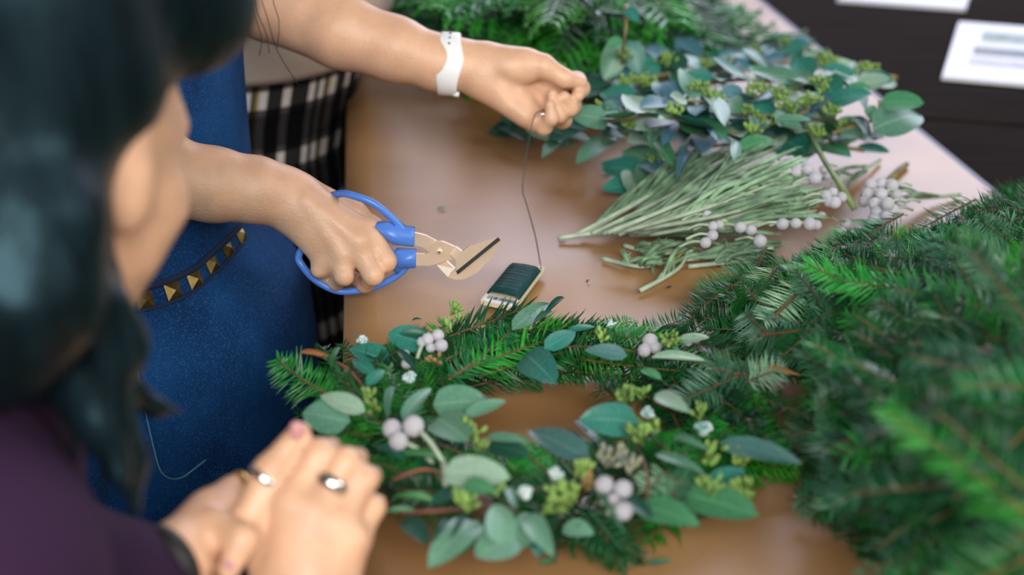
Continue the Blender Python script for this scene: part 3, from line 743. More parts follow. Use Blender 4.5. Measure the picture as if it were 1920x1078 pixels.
pv = PV(824, 471, -.0035)
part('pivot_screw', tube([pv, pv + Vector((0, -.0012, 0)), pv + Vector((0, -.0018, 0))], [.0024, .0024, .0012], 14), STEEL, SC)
part('pivot_screw', tube([pv + Vector((0, -.0018, 0)), pv + Vector((0, -.0022, 0))], [.0010, .0006], 10), BRASS, SC)
fa = [PV(843, 476, -.0035), PV(854, 463, -.0035), PV(867, 473, -.012), PV(856, 490, -.012)]
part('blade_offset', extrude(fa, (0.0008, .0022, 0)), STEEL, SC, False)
fb = [PV(818, 496, -.0005), PV(836, 489, -.0005), PV(852, 504, -.0085), PV(840, 520, -.0085)]
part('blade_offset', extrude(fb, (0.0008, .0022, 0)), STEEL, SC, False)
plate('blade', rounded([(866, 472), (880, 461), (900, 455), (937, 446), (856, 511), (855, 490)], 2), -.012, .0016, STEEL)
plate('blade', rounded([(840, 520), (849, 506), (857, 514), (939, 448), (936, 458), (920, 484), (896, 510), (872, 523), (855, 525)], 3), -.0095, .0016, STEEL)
plate('cutting_edge', [(855, 509), (934, 445), (938, 450), (858, 515)], -.0125, .0006, STEELD)
# spool
CREAM = mat('cream_card', (0.72, 0.62, 0.42), 0.6, var=0.05, scale=60)
GREENW = mat('green_florist_wire', (0.0, 0.030, 0.030), 0.42, spec=.3, col2=(0.0, 0.048, 0.046), scale=200, stretch=(1, 1, 1))
WIRE = mat('dark_green_wire', (0.02, 0.05, 0.035), 0.35, metal=0.3, var=0.1)
INK = mat('barcode_ink', (0.02, 0.03, 0.05), 0.6, var=0.1); LABELW = mat('label_paper', (0.80, 0.82, 0.86), 0.6, var=0.02)
h0 = .008
a0, a1, b0, b1 = P(899, 564, h0), P(965, 578, h0), P(960, 490, h0), P(1023, 500, h0)
W_ = thing('wire_spool', 'card spool wound with dark green florist wire lying beside the wreath', 'spool', (a0 + b1) / 2)
def sp(u, v, z=0.0):
    p = a0.lerp(a1, u).lerp(b0.lerp(b1, u), v); return Vector((p.x, p.y, Z + h0 + z))
card_ = extrude([sp(u, v, -.003) for u, v in rounded([(0, 0), (1, 0), (1, 1), (0, 1)], .06)], (0, 0, .003))
part('card', card_, CREAM, W_, False)
wd = []
NW = 72
for i in range(NW):
    v = .19 + .68 * i / (NW - 1)
    z = .0055 - .002 * abs(2 * i / (NW - 1) - 1) ** 6
    z += 0.0005 * math.sin(i * 2.4)
    m = [sp(.06, v, .001), sp(.16, v, z * .85), sp(.5, v, z), sp(.84, v, z * .85), sp(.95, v, .0005), sp(.94, v, -.005), sp(.5, v, -.0072), sp(.06, v, -.005)]
    wd.append(tube(m, .00085, 6, True))
part('wound_wire', join(*wd), GREENW, W_, stuff=True)
lb = part('barcode_label', extrude([sp(u, v, .0) for u, v in ((.06, .03), (.95, .03), (.95, .155), (.06, .155))], (0, 0, .0004)), LABELW, W_, False)
bars = []; u = .13; rb = random.Random(5)
while u < .90:
    wdt = rb.choice((.008, .012, .02, .028)); v0 = .075
    bars.append(extrude([sp(u, v0, .0004), sp(min(u + wdt, .9), v0, .0004), sp(min(u + wdt, .9), .14, .0004), sp(u, .14, .0004)], (0, 0, .0002))); u += wdt + rb.choice((.012, .018, .028))
part('barcode', join(*bars), INK, lb, False, stuff=True)
wp = [sp(.93, .93, .0005), D(1012, 488, 1.198), D(1003, 440, 1.215), D(988, 385, 1.235), D(980, 356, 1.25), D(984, 310, 1.252), D(993, 255, 1.255), J(1004, 214, -.022), J(1024, 206, -.016)]
one('florist_wire', tube(smoothpath(wp, 60), .0005, 6), WIRE, 'thin green florist wire running up from the spool to the raised hand', 'wire')
# ------------------------------------------------------------------ greenery: materials and shared meshes
def leafmat(name, col, vein, rough=0.42, rnd=0.18, trans=0.0):
    m = mat(name, col, rough, spec=0.45, var=0.16, scale=16, rnd=rnd, detail=5)
    nt = m.node_tree; N = nt.nodes; L = nt.links; b = N['Principled BSDF']
    src = b.inputs['Base Color'].links[0].from_socket
    uv = N.new('ShaderNodeUVMap'); sep = N.new('ShaderNodeSeparateXYZ'); L.new(uv.outputs[0], sep.inputs[0])
    a = N.new('ShaderNodeMath'); a.operation = 'SUBTRACT'; a.inputs[1].default_value = 0.5; L.new(sep.outputs[1], a.inputs[0])
    ab = N.new('ShaderNodeMath'); ab.operation = 'ABSOLUTE'; L.new(a.outputs[0], ab.inputs[0])
    r = N.new('ShaderNodeValToRGB'); r.color_ramp.elements[0].position = 0.012; r.color_ramp.elements[0].color = (1, 1, 1, 1); r.color_ramp.elements[1].position = 0.04; r.color_ramp.elements[1].color = (0, 0, 0, 1)
    L.new(ab.outputs[0], r.inputs[0])
    # side veins
    k = N.new('ShaderNodeMath'); k.operation = 'MULTIPLY_ADD'; k.inputs[1].default_value = -0.9; L.new(ab.outputs[0], k.inputs[0]); L.new(sep.outputs[0], k.inputs[2])
    k2 = N.new('ShaderNodeMath'); k2.operation = 'MULTIPLY'; k2.inputs[1].default_value = 9; L.new(k.outputs[0], k2.inputs[0])
    fr = N.new('ShaderNodeMath'); fr.operation = 'FRACT'; L.new(k2.outputs[0], fr.inputs[0])
    r2 = N.new('ShaderNodeValToRGB'); r2.color_ramp.elements[0].position = 0.03; r2.color_ramp.elements[0].color = (.28, .28, .28, 1); r2.color_ramp.elements[1].position = 0.12; r2.color_ramp.elements[1].color = (0, 0, 0, 1)
    L.new(fr.outputs[0], r2.inputs[0])
    mxx = N.new('ShaderNodeMath'); mxx.operation = 'MAXIMUM'; L.new(r.outputs[0], mxx.inputs[0]); L.new(r2.outputs[0], mxx.inputs[1])
    mf = N.new('ShaderNodeMath'); mf.operation = 'MULTIPLY'; mf.inputs[1].default_value = 0.55; L.new(mxx.outputs[0], mf.inputs[0])
    mx = N.new('ShaderNodeMixRGB'); mx.inputs[2].default_value = (*vein, 1); L.new(mf.outputs[0], mx.inputs[0]); L.new(src, mx.inputs[1]); L.new(mx.outputs[0], b.inputs['Base Color'])
    return m
LM = {'teal': leafmat('eucalyptus_teal', (0.022, 0.165, 0.125), (0.10, 0.30, 0.22)),
      'sage': leafmat('eucalyptus_sage', (0.085, 0.225, 0.145), (0.22, 0.38, 0.28)),
      'pale': leafmat('eucalyptus_pale', (0.24, 0.38, 0.28), (0.40, 0.52, 0.40)),
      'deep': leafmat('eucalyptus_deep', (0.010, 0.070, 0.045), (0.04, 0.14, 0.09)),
      'blue': leafmat('eucalyptus_blue', (0.060, 0.170, 0.220), (0.15, 0.28, 0.32)),
      'slate': leafmat('eucalyptus_slate', (0.055, 0.150, 0.140), (0.14, 0.26, 0.24)), 'mint': leafmat('eucalyptus_mint', (0.130, 0.310, 0.200), (0.26, 0.44, 0.32)),
      'green': leafmat('eucalyptus_green', (0.055, 0.220, 0.100), (0.14, 0.36, 0.18))}
SEED = mat('seed_green', (0.18, 0.31, 0.065), 0.55, var=0.2, scale=90, rnd=0.15)
SEED2 = mat('seed_brown', (0.30, 0.19, 0.07), 0.5, var=0.25, scale=90, rnd=0.12)
SEED3 = mat('seed_grey', (0.24, 0.25, 0.17), 0.6, var=0.25, scale=90)
BERRY = mat('silver_berry', (0.66, 0.65, 0.70), 0.75, var=0.10, scale=120, bump=0.6, bscale=500, rnd=0.06)
ROSET = mat('frosted_cone', (0.20, 0.40, 0.36), 0.6, col2=(0.62, 0.74, 0.72), scale=130, bump=0.5, bscale=200)
BSTEM = mat('grey_green_stem', (0.34, 0.42, 0.30), 0.7, var=0.2, scale=80, rnd=0.12)
BFOL = mat('brunia_foliage', (0.17, 0.29, 0.165), 0.6, var=0.35, scale=60, rnd=0.40)
STEM = mat('euc_stem', (0.20, 0.16, 0.07), 0.6, var=0.3, scale=40, rnd=0.2)
REDSTEM = mat('red_stem', (0.16, 0.05, 0.03), 0.6, var=0.3, scale=40, rnd=0.2)
TWIG = mat('fir_twig', (0.13, 0.070, 0.022), 0.7, var=0.3, scale=60, rnd=0.2, bump=.3, bscale=300)
def needlemat(n, c, c2, rough=.34): return mat(n, c, rough, spec=.40, col2=c2, scale=55, rnd=.22)
NG = needlemat('fir_green', (0.004, 0.085, 0.014), (0.010, 0.160, 0.030))
ND = needlemat('fir_dark', (0.002, 0.034, 0.010), (0.005, 0.070, 0.022))
NB = needlemat('fir_bright', (0.010, 0.18, 0.016), (0.03, 0.30, 0.035))
NP = needlemat('fir_underside', (0.16, 0.36, 0.20), (0.30, 0.50, 0.32), .5)
NS_ = needlemat('fir_blue', (0.022, 0.125, 0.062), (0.075, 0.25, 0.135), .45)
CED = needlemat('cedar_bright', (0.008, 0.170, 0.006), (0.025, 0.28, 0.015))
CEDD = needlemat('cedar_dark', (0.004, 0.05, 0.01), (0.008, 0.085, 0.02))
BURG = leafmat('narrow_leaf', (0.03, 0.14, 0.045), (0.12, 0.28, 0.10))
FADE = leafmat('faded_leaf', (0.35, 0.16, 0.05), (0.4, 0.2, 0.08))

def leaf_mesh(seed, point=0.55, curl=0.12, fold=0.10, wob=0.04, nl=9, nw=5):
    kd_ = 'round' if seed <= 2 else ''
    """unit leaf: x 0..1 from stalk to tip, y -0.5..0.5"""
    rd = random.Random(seed); V, F, U = [], [], []
    ph = rd.uniform(0, 6)
    for i in range(nl + 1):
        t = i / nl
        tt = t ** point
        wdt = max(0.0, math.sin(PI * tt)) ** (0.55 if 'round' in kd_ else 0.70) * 0.5
        if i == 0: wdt = 0.03
        if i == nl: wdt = 0.012
        for j in range(nw):
            v = j / (nw - 1) * 2 - 1
            z = -curl * (t - .4) ** 2 * 2 + fold * abs(v) ** 1.5 * wdt * 2 * .5 + wob * math.sin(t * 5 + v * 2 + ph) * abs(v) * .4
            V.append((t, v * wdt, z)); U.append((t, (v + 1) / 2))
    for i in range(nl):
        for j in range(nw - 1):
            a = i * nw + j; F.append((a, a + 1, a + nw + 1, a + nw))
    return V, F, U
LEAFM = {}
def leafdata(kind, m):
    key = (kind, m)
    if key not in LEAFM:
        a = {'round': (1, .74, .10, .12, .05), 'round2': (2, .70, .22, .05, .07), 'oval': (3, .72, .14, .10, .05), 'oval2': (4, .8, -.10, .16, .06), 'lance': (5, .78, .25, .25, .04)}[kind]
        mm = m if not isinstance(m, str) else LM[m]
        LEAFM[key] = mesh('leaf', *leaf_mesh(a[0], *a[1:])[:2], mm, True, leaf_mesh(a[0], *a[1:])[2])
    return LEAFM[key]
VIEW = Vector((0, -_c, _s))
def frame(base, tip, nor):
    x = (tip - base); L = x.length; x = x.normalized()
    n = (nor - x * nor.dot(x)).normalized(); y = n.cross(x)
    return Matrix((x, y, n)).transposed(), L
def leaf(root, base, tip, width, m='sage', kind='oval', nor=None, name='leaf'):
    base, tip = Vector(base), Vector(tip)
    if nor is None: nor = Vector((R.uniform(-.35, .35), -.35 + R.uniform(-.35, .35), 1))
    M3, L = frame(base, tip, nor)
    mw = Matrix.Translation(base) @ M3.to_4x4() @ Matrix.Diagonal((L, width, L * .8, 1))
    return link(name, leafdata(kind, m), root, mw)
def sprig_mesh(L, n, nl, mode, seed, width=.0020):
    rd = random.Random(seed); tw = []; V, F = [], []
    bend = rd.uniform(-.10, .10); bz = rd.uniform(-.06, .02)
    def pos(t): return Vector((t * L, bend * L * t * t, bz * L * t * t))
    twv = tube([pos(i / 8) for i in range(9)], [.0012 * (1 - .55 * i / 8) for i in range(9)], 5)
    for i in range(n):
        t = .03 + .97 * (i + rd.uniform(-.3, .3)) / n; t = min(max(t, 0), 1)
        p = pos(t)
        if mode == 'flat': a = (0 if i % 2 else PI) + rd.gauss(0, .38)
        elif mode == 'comb': a = (0 if i % 2 else PI) + rd.gauss(0, .14)
        else: a = rd.uniform(-.35 * PI, 1.35 * PI)
        fw = rd.uniform(.35, .62) + .9 * max(0, t - .85) / .15 * .8
        if mode == 'comb': fw -= .08
        lat = Vector((0, math.cos(a), math.sin(a)))
        d = (Vector((1, 0, 0)) * fw + lat * (1 - .25 * fw)).normalized()
        ln = nl * rd.uniform(.8, 1.1) * (1 - .45 * max(0, t - .6) / .4) * (.75 + .25 * min(1, t / .2))
        up = Vector((1, 0, 0)).cross(lat); up = (up - d * up.dot(d)).normalized()
        cz = Vector((rd.uniform(.05, .22), 0, 0)) * ln
        s = up.cross(d) if False else up
        wv = Vector((1, 0, 0)); wv = (wv - d * wv.dot(d)).normalized() * width * .5
        nn = d.cross(wv).normalized() * width * .22
        k = len(V)
        m = p + d * ln * .5 + cz * .25 - Vector((0, 0, 0)); e = p + d * ln + cz
        V += [p - wv * .6, p + wv * .6, m - wv, m + nn, m + wv, e]
        F += [(k, k + 3, k + 2), (k, k + 1, k + 4, k + 3), (k + 2, k + 3, k + 5), (k + 3, k + 4, k + 5)]
    return twv, (V, F)
SPR = {}; PARENTS = {}
def sprigdata(kind):
    if kind not in SPR:
        spec = {'flat1': (.12, 110, .022, 'flat', 1), 'flat2': (.12, 120, .020, 'flat', 2), 'flat3': (.12, 100, .024, 'flat', 3), 'comb1': (.10, 64, .021, 'comb', 4), 'comb2': (.09, 56, .024, 'comb', 5),
                'brush1': (.12, 130, .019, 'brush', 6), 'brush2': (.11, 120, .023, 'brush', 7), 'short': (.055, 60, .022, 'brush', 8)}[kind]
        tw, nd = sprig_mesh(*spec)
        SPR[kind] = (spec[0], tw, nd, {})
    return SPR[kind]
def sprig(root, base, d, nor, L, kind, nm, name='fir_sprig', scale_w=None):
    L0, tw, nd, cache = sprigdata(kind)
    if nm.name not in cache:
        cache[nm.name] = mesh('needles', nd[0], nd[1], nm, False)
    if 'tw' not in cache: cache['tw'] = mesh('twig', tw[0], tw[1], TWIG)
    s = L / L0
    M3, _ = frame(Vector(), Vector(d), Vector(nor))
    s2 = scale_w or (s * .45 + .55)
    mw = Matrix.Translation(base) @ M3.to_4x4() @ Matrix.Diagonal((s, s2, s2, 1))
    t = link(name, cache['tw'], root, mw); PARENTS[root.name] = 1
    n = link('needles', cache[nm.name], t, mw); n['kind'] = 'stuff'
    return t
def seeds(root, c, size, m=SEED, n=20, seed=0, name='seed_cluster', dirv=None):
    rd = random.Random(seed); V, F = [], []; c = Vector(c)
    gs = []
    dv = Vector(dirv or (rd.uniform(-1, 1), rd.uniform(-1, 1), .6)).normalized()
    foot = c - dv * size * .8
    for i in range(n):
        o = Vector((rd.gauss(0, 1), rd.gauss(0, 1), abs(rd.gauss(0, .7)))).normalized() * size * rd.uniform(.35, 1)
        p = c + o; ax = (p - foot).normalized()
        r = .00155 * rd.uniform(.8, 1.2)
        pp = [p - ax * r * 1.6, p - ax * r * .4, p + ax * r * .7, p + ax * r * 1.5, p + ax * r * 1.9]
        gs.append(tube(pp, [r * .35, r * .85, r, r * .6, r * .1], 6))
        if i % 2 == 0: gs.append(tube([foot, foot.lerp(p, .5) + dv * size * .1, p - ax * r * 1.6], [.0008, .0006, .0005], 4))
    o = part(name, join(*gs), m, root); o['kind'] = 'stuff'
    return o
BALLME = None
def berry(root, c, r, stem_to=None, sr=.0016):
    global BALLME
    if BALLME is None: BALLME = mesh('berry', *ball((0, 0, 0), 1, 14, 10), BERRY)
    o = link('berry', BALLME, root, Matrix.Translation(c) @ Matrix.Rotation(R.uniform(0, 3), 4, 'X') @ Matrix.Diagonal((r, r * .96, r, 1)))
    if stem_to is not None:
        c = Vector(c); st = Vector(stem_to); mid = c.lerp(st, .5) + Vector((0, 0, .003))
        part('berry_stem', tube(smoothpath([st, mid, c], 8), [sr * .9] * 8 + [sr * 1.2], 6), BSTEM, root)
    return o
def rosette(root, c, r):
    gs = [ball(c, r * .7, 8, 6)]
    rd = random.Random(int(c[0] * 9999))
    for i in range(16):
        v = Vector((rd.gauss(0, 1), rd.gauss(0, 1), abs(rd.gauss(0, 1)))).normalized()
        p = Vector(c) + v * r * .62; gs.append(tube([p, p + v * r * .35, p + v * r * .42], [r * .3, r * .24, r * .05], 5))
    return part('frosted_cone', join(*gs), ROSET, root)

# ------------------------------------------------------------------ the wreath
WC = Vector((.025, .826, Z))
WR = thing('wreath', 'oval green wreath of fir, eucalyptus and silver berries on the kraft paper', 'wreath', WC)
def ringp(a, r, h): return WC + Vector((math.cos(a) * r, math.sin(a) * (r - .018), h))
part('wire_ring', tube([ringp(2 * PI * i / 48, .108, .014) for i in range(48)], .004, 6, True), TWIG, WR)
rw_ = random.Random(21)
for i in range(128):                                    # the bound fir base, all round
    a = 2 * PI * (i + rw_.uniform(-.5, .5)) / 128
    layer = i % 4
    r = .107 + rw_.uniform(-.028, .026 - .015 * max(0, math.sin(a)))
    h = (.008, .018, .027, .033)[layer] + rw_.uniform(-.003, .003)
    tang = Vector((-math.sin(a), math.cos(a), 0)); rad = Vector((math.cos(a), math.sin(a), 0))
    d = tang * -1 + rad * rw_.uniform(-.32, .10 if math.sin(a) > .2 else .5) + Vector((0, 0, rw_.uniform(-.08, .16)))
    L = rw_.uniform(.05, .085)
    sprig(WR, ringp(a, r, h), d, Vector((rw_.uniform(-.4, .4), rw_.uniform(-.4, .4), 1)), L, rw_.choice(['flat1', 'flat2', 'brush1', 'brush2', 'short', 'flat3']), rw_.choice([NG, NG, NB, ND, NB, CEDD]), scale_w=.80)
def wsprig(bx, by, bh, tx, ty, th, kind, m, sw=.9, nor=(0, -.5, 1)):
    b, t = P(bx, by, bh), P(tx, ty, th); return sprig(WR, b, t - b, Vector(nor), (t - b).length, kind, m, scale_w=sw)
for a in [(628, 745, .03, 505, 690, .035, 'flat1', NB, .95), (700, 820, .03, 598, 800, .03, 'comb1', NB, .9), (840, 712, .035, 985, 625, .035, 'flat2', NG, .85), (880, 690, .035, 1100, 603, .03, 'flat1', NB, .85),
          (850, 680, .03, 955, 628, .035, 'brush1', NG, .8), (900, 705, .02, 1090, 640, .03, 'flat3', NG, .8), (820, 670, .035, 892, 622, .03, 'brush1', ND, .7), (720, 720, .03, 660, 640, .035, 'flat2', ND, .7), (760, 700, .03, 720, 640, .03, 'comb1', CEDD, .6),
          (1080, 640, .03, 1180, 590, .03, 'comb1', NG, .7), (1160, 650, .03, 1285, 600, .025, 'comb2', NG, .8), (1290, 700, .02, 1120, 640, .035, 'flat1', NG, .8), (1330, 700, .03, 1200, 690, .035, 'comb1', ND, .7),
          (1425, 690, .045, 1280, 745, .04, 'comb2', NS_, .95), (1415, 705, .045, 1330, 695, .05, 'short', NS_, .9), (1400, 715, .045, 1460, 690, .05, 'short', NP, .8), (1350, 750, .03, 1450, 735, .025, 'comb1', CED, .7), (1340, 755, .03, 1440, 768, .02, 'flat2', NB, .7),
          (1380, 850, .02, 1500, 878, .015, 'comb1', CED, .7), (1250, 880, .05, 1265, 945, .04, 'comb2', NS_, .75), (1245, 885, .05, 1215, 925, .045, 'short', NP, .7), (1250, 895, .05, 1300, 910, .045, 'short', NS_, .7),
          (1090, 960, .03, 1190, 1062, .012, 'flat2', CEDD, .65), (1100, 965, .03, 1180, 1050, .016, 'comb1', CEDD, .8), (1030, 890, .04, 950, 820, .04, 'comb1', NB, .7), (1120, 870, .04, 1010, 850, .04, 'flat1', NG, .7),
          (780, 900, .04, 700, 850, .035, 'flat2', NG, .8), (860, 930, .04, 735, 905, .035, 'brush1', ND, .8), (900, 960, .03, 740, 965, .02, 'flat1', NG, .7), (1220, 820, .04, 1290, 870, .04, 'short', NB, .8), (1190, 830, .04, 1230, 900, .04, 'brush2', NG, .7),
          (1180, 760, .03, 1120, 730, .03, 'short', ND, .8), (960, 712, .012, 1018, 722, .004, 'comb1', NG, .4), (690, 760, .035, 640, 700, .04, 'brush1', NG, .7), (860, 760, .03, 800, 690, .03, 'brush2', NG, .8)]:
    wsprig(*a)
# leaves of the wreath: base px, tip px, width px, height, colour, outline
WL = [((800, 645), (726, 622), 42, .035, 'teal', 'round', 0), ((806, 628), (750, 622), 16, .040, 'deep', 'lance', 0), ((683, 770), (598, 737), 30, .055, 'pale', 'oval', 0), ((655, 790), (566, 772), 52, .042, 'sage', 'round', 0),
      ((726, 785), (740, 708), 14, .05, 'sage', 'lance', 0), ((755, 783), (809, 720), 26, .05, 'sage', 'oval', 0), ((812, 758), (912, 748), 50, .045, 'sage', 'round', 0), ((872, 778), (950, 748), 22, .05, 'sage', 'oval', 0), ((818, 782), (878, 822), 58, .048, 'sage', 'round', 0),
      ((962, 615), (1032, 562), 30, .035, 'sage', 'oval', 0), ((1022, 652), (1082, 620), 30, .04, 'teal', 'oval', 0), ((1066, 618), (1116, 611), 11, .035, 'teal', 'oval', 0), ((982, 660), (1036, 708), 56, .03, 'teal', 'round2', 0),
      ((1176, 666), (1096, 653), 24, .045, 'slate', 'oval', 0), ((1272, 637), (1330, 630), 15, .035, 'pale', 'oval', 0), ((1220, 668), (1328, 672), 14, .04, 'pale', 'lance', 0), ((1228, 736), (1290, 767), 28, .06, 'pale', 'oval', 0), ((1197, 790), (1088, 782), 52, .045, 'teal', 'round2', 0),
      ((1104, 858), (988, 800), 42, .045, 'slate', 'oval', 0), ((1348, 828), (1502, 862), 34, .045, 'slate', 'oval', 0), ((1262, 818), (1325, 838), 14, .05, 'sage', 'lance', 0), ((832, 882), (955, 892), 48, .055, 'pale', 'round', 0), ((868, 905), (928, 918), 26, .058, 'green', 'oval', 0),
      ((912, 818), (988, 825), 16, .045, 'sage', 'oval', 0), ((915, 832), (990, 850), 34, .04, 'deep', 'oval', 0), ((938, 1020), (938, 940), 50, .045, 'mint', 'round', 0), ((895, 968), (808, 1048), 52, .03, 'mint', 'round2', 0), ((965, 1005), (895, 1042), 56, .03, 'mint', 'round', 0),
      ((985, 960), (1036, 1035), 36, .03, 'mint', 'oval', 0), ((1010, 965), (960, 1030), 46, .025, 'mint', 'round', 0), ((1000, 1000), (1012, 1042), 30, .02, 'teal', 'round', 0), ((758, 970), (802, 1015), 34, .03, 'deep', 'round', 0), ((952, 910), (968, 950), 18, .05, 'sage', 'oval', 0),
      ((1055, 985), (1112, 998), 30, .02, 'mint', 'oval', 0), ((1196, 945), (1310, 978), 44, .035, 'green', 'oval', 0), ((1284, 925), (1420, 962), 54, .035, 'green', 'round', 0), ((1228, 848), (1320, 882), 18, .05, 'sage', 'oval', 0), ((1165, 930), (1222, 965), 26, .045, 'deep', 'round', 0),
      ((1100, 905), (1168, 985), 10, .045, 'sage', 'lance', 0), ((560, 660), (625, 668), 8, .05, FADE, 'lance', 0), ((640, 700), (600, 650), 12, .05, BURG, 'lance', 0), ((650, 690), (668, 730), 10, .05, BURG, 'lance', 0), ((620, 690), (640, 640), 9, .055, BURG, 'lance', 0),
      ((760, 860), (700, 830), 16, .045, 'deep', 'lance', 0), ((850, 860), (730, 845), 14, .045, BURG, 'lance', 0), ((810, 945), (870, 905), 22, .04, 'deep', 'oval', 0), ((820, 940), (740, 925), 14, .04, BURG, 'lance', 0), ((780, 960), (726, 955), 14, .03, 'green', 'lance', 0),
      ((1330, 900), (1400, 880), 24, .035, 'teal', 'oval', 0), ((700, 700), (660, 672), 20, .05, 'teal', 'oval', 0), ((780, 690), (742, 650), 14, .05, 'deep', 'lance', 0), ((690, 720), (720, 690), 22, .05, 'teal', 'oval', 0), ((1020, 590), (1064, 548), 10, .04, 'deep', 'lance', 0), ((1000, 605), (1040, 578), 9, .045, 'deep', 'lance', 0),
      ((880, 960), (848, 1000), 12, .035, 'deep', 'lance', 0), ((840, 965), (815, 1008), 12, .034, 'deep', 'lance', 0), ((1240, 710), (1200, 690), 14, .045, 'green', 'lance', 0), ((1420, 690), (1500, 700), 10, .04, FADE, 'lance', 0), ((1080, 780), (1160, 860), 30, .03, 'deep', 'oval', 0)]
for b, t, wpx, h, m, kd, fl in WL:
    pb, pt = P(b[0], b[1], h + .008), P(t[0], t[1], h + .011)
    dd = (pb - Vector((0, 0, CAMZ))).length * .97
    # width seen in the picture -> real width of a leaf that faces up and slightly to the viewer
    nor = Vector((R.uniform(-.2, .2), -.75 + R.uniform(-.2, .2), 1)).normalized()
    x = (pt - pb).normalized(); y = (nor - x * nor.dot(x)).normalized().cross(x)
    fs = Vector((y.x, y.dot(Vector((0, _s, _c))), 0)).length
    leaf(WR, pb, pt, 1.22 * wpx * dd / FPX / max(fs, .45), m, kd, nor, 'eucalyptus_leaf')
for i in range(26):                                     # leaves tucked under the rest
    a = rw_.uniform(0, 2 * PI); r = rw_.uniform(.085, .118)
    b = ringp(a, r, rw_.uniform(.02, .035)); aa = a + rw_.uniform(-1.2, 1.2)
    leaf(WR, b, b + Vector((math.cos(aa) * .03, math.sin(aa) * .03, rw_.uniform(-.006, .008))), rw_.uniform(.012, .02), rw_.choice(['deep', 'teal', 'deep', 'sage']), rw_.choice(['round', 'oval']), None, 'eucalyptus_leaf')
pxr = lambda x, y, h, r: r * (P(x, y, h) - Vector((0, 0, CAMZ))).length * .98 / FPX
for x, y, h, r, st in [(735, 804, .062, 17, None), (775, 799, .066, 19, (832, 868)), (747, 827, .06, 17, (812, 868)), (791, 641, .05, 9, None), (802, 636, .052, 11, (782, 672)), (821, 629, .052, 11, None), (827, 648, .05, 12, None), (808, 652, .048, 9, None),
                   (1219, 639, .045, 14, None), (1208, 657, .045, 12, None), (1228, 652, .042, 11, None), (1133, 909, .062, 17, (1128, 945)), (1168, 917, .062, 17, None), (1168, 958, .055, 17, None), (1150, 936, .056, 11, (1140, 965)), (760, 664, .045, 8, None), (762, 682, .045, 9, None), (1290, 640, .04, 9, None)]:
    c = P(x, y, h); berry(WR, c, pxr(x, y, h, r) * 1.1, P(*st, h - .012) if st else None)
for x, y, h, r in [(768, 710, .048, 15), (985, 927, .055, 17), (1042, 892, .05, 17), (1216, 776, .05, 15), (1318, 806, .045, 19), (1146, 612, .035, 14), (680, 640, .04, 12)]: rosette(WR, P(x, y, h), pxr(x, y, h, r))
for k, (x, y, h, s, m, n) in enumerate([(855, 580, .04, 18, SEED, 18), (838, 612, .045, 18, SEED, 14), (868, 600, .04, 14, SEED, 12), (690, 742, .055, 14, SEED, 16), (697, 768, .055, 16, SEED, 16), (886, 808, .055, 24, SEED, 22), (900, 835, .05, 18, SEED, 14), (818, 680, .05, 20, SEED2, 14), (1121, 632, .045, 20, SEED, 16),
                   (1256, 642, .05, 24, SEED, 26), (1175, 748, .055, 30, SEED, 30), (1200, 735, .05, 18, SEED, 14), (1312, 772, .05, 22, SEED, 18), (1195, 818, .055, 26, SEED, 24), (1225, 800, .055, 18, SEED, 14), (1337, 856, .05, 28, SEED, 26), (1386, 864, .045, 22, SEED, 18), (1333, 911, .05, 26, SEED, 24), (1394, 922, .045, 32, SEED, 30),
                   (1087, 878, .055, 26, SEED, 26), (1100, 905, .052, 20, SEED2, 14), (1052, 930, .055, 34, SEED, 40), (1035, 960, .045, 26, SEED, 24), (1150, 858, .055, 32, SEED3, 34), (1185, 875, .05, 20, SEED3, 16), (872, 938, .055, 30, SEED, 30), (925, 922, .055, 22, SEED, 20), (1150, 965, .03, 16, SEED3, 12), (765, 640, .035, 10, SEED2, 8)]):
    seeds(WR, P(x, y, h), pxr(x, y, h, s) * 1.02, m, int(n * .55), k)
part('berry_twig', tube(smoothpath([P(832, 868, .055), P(835, 900, .05), P(838, 925, .04)], 6), .002, 6), BSTEM, WR)
for a, b, c in [((585, 662), (650, 690), (690, 740)), ((735, 900), (800, 880), (870, 905)), ((745, 962), (830, 957), (930, 950)), ((1200, 850), (1215, 900), (1205, 950))]:
    part('leaf_stem', tube(smoothpath([P(*a, .05), P(*b, .052), P(*c, .035)], 10), .0011, 5), REDSTEM, WR)
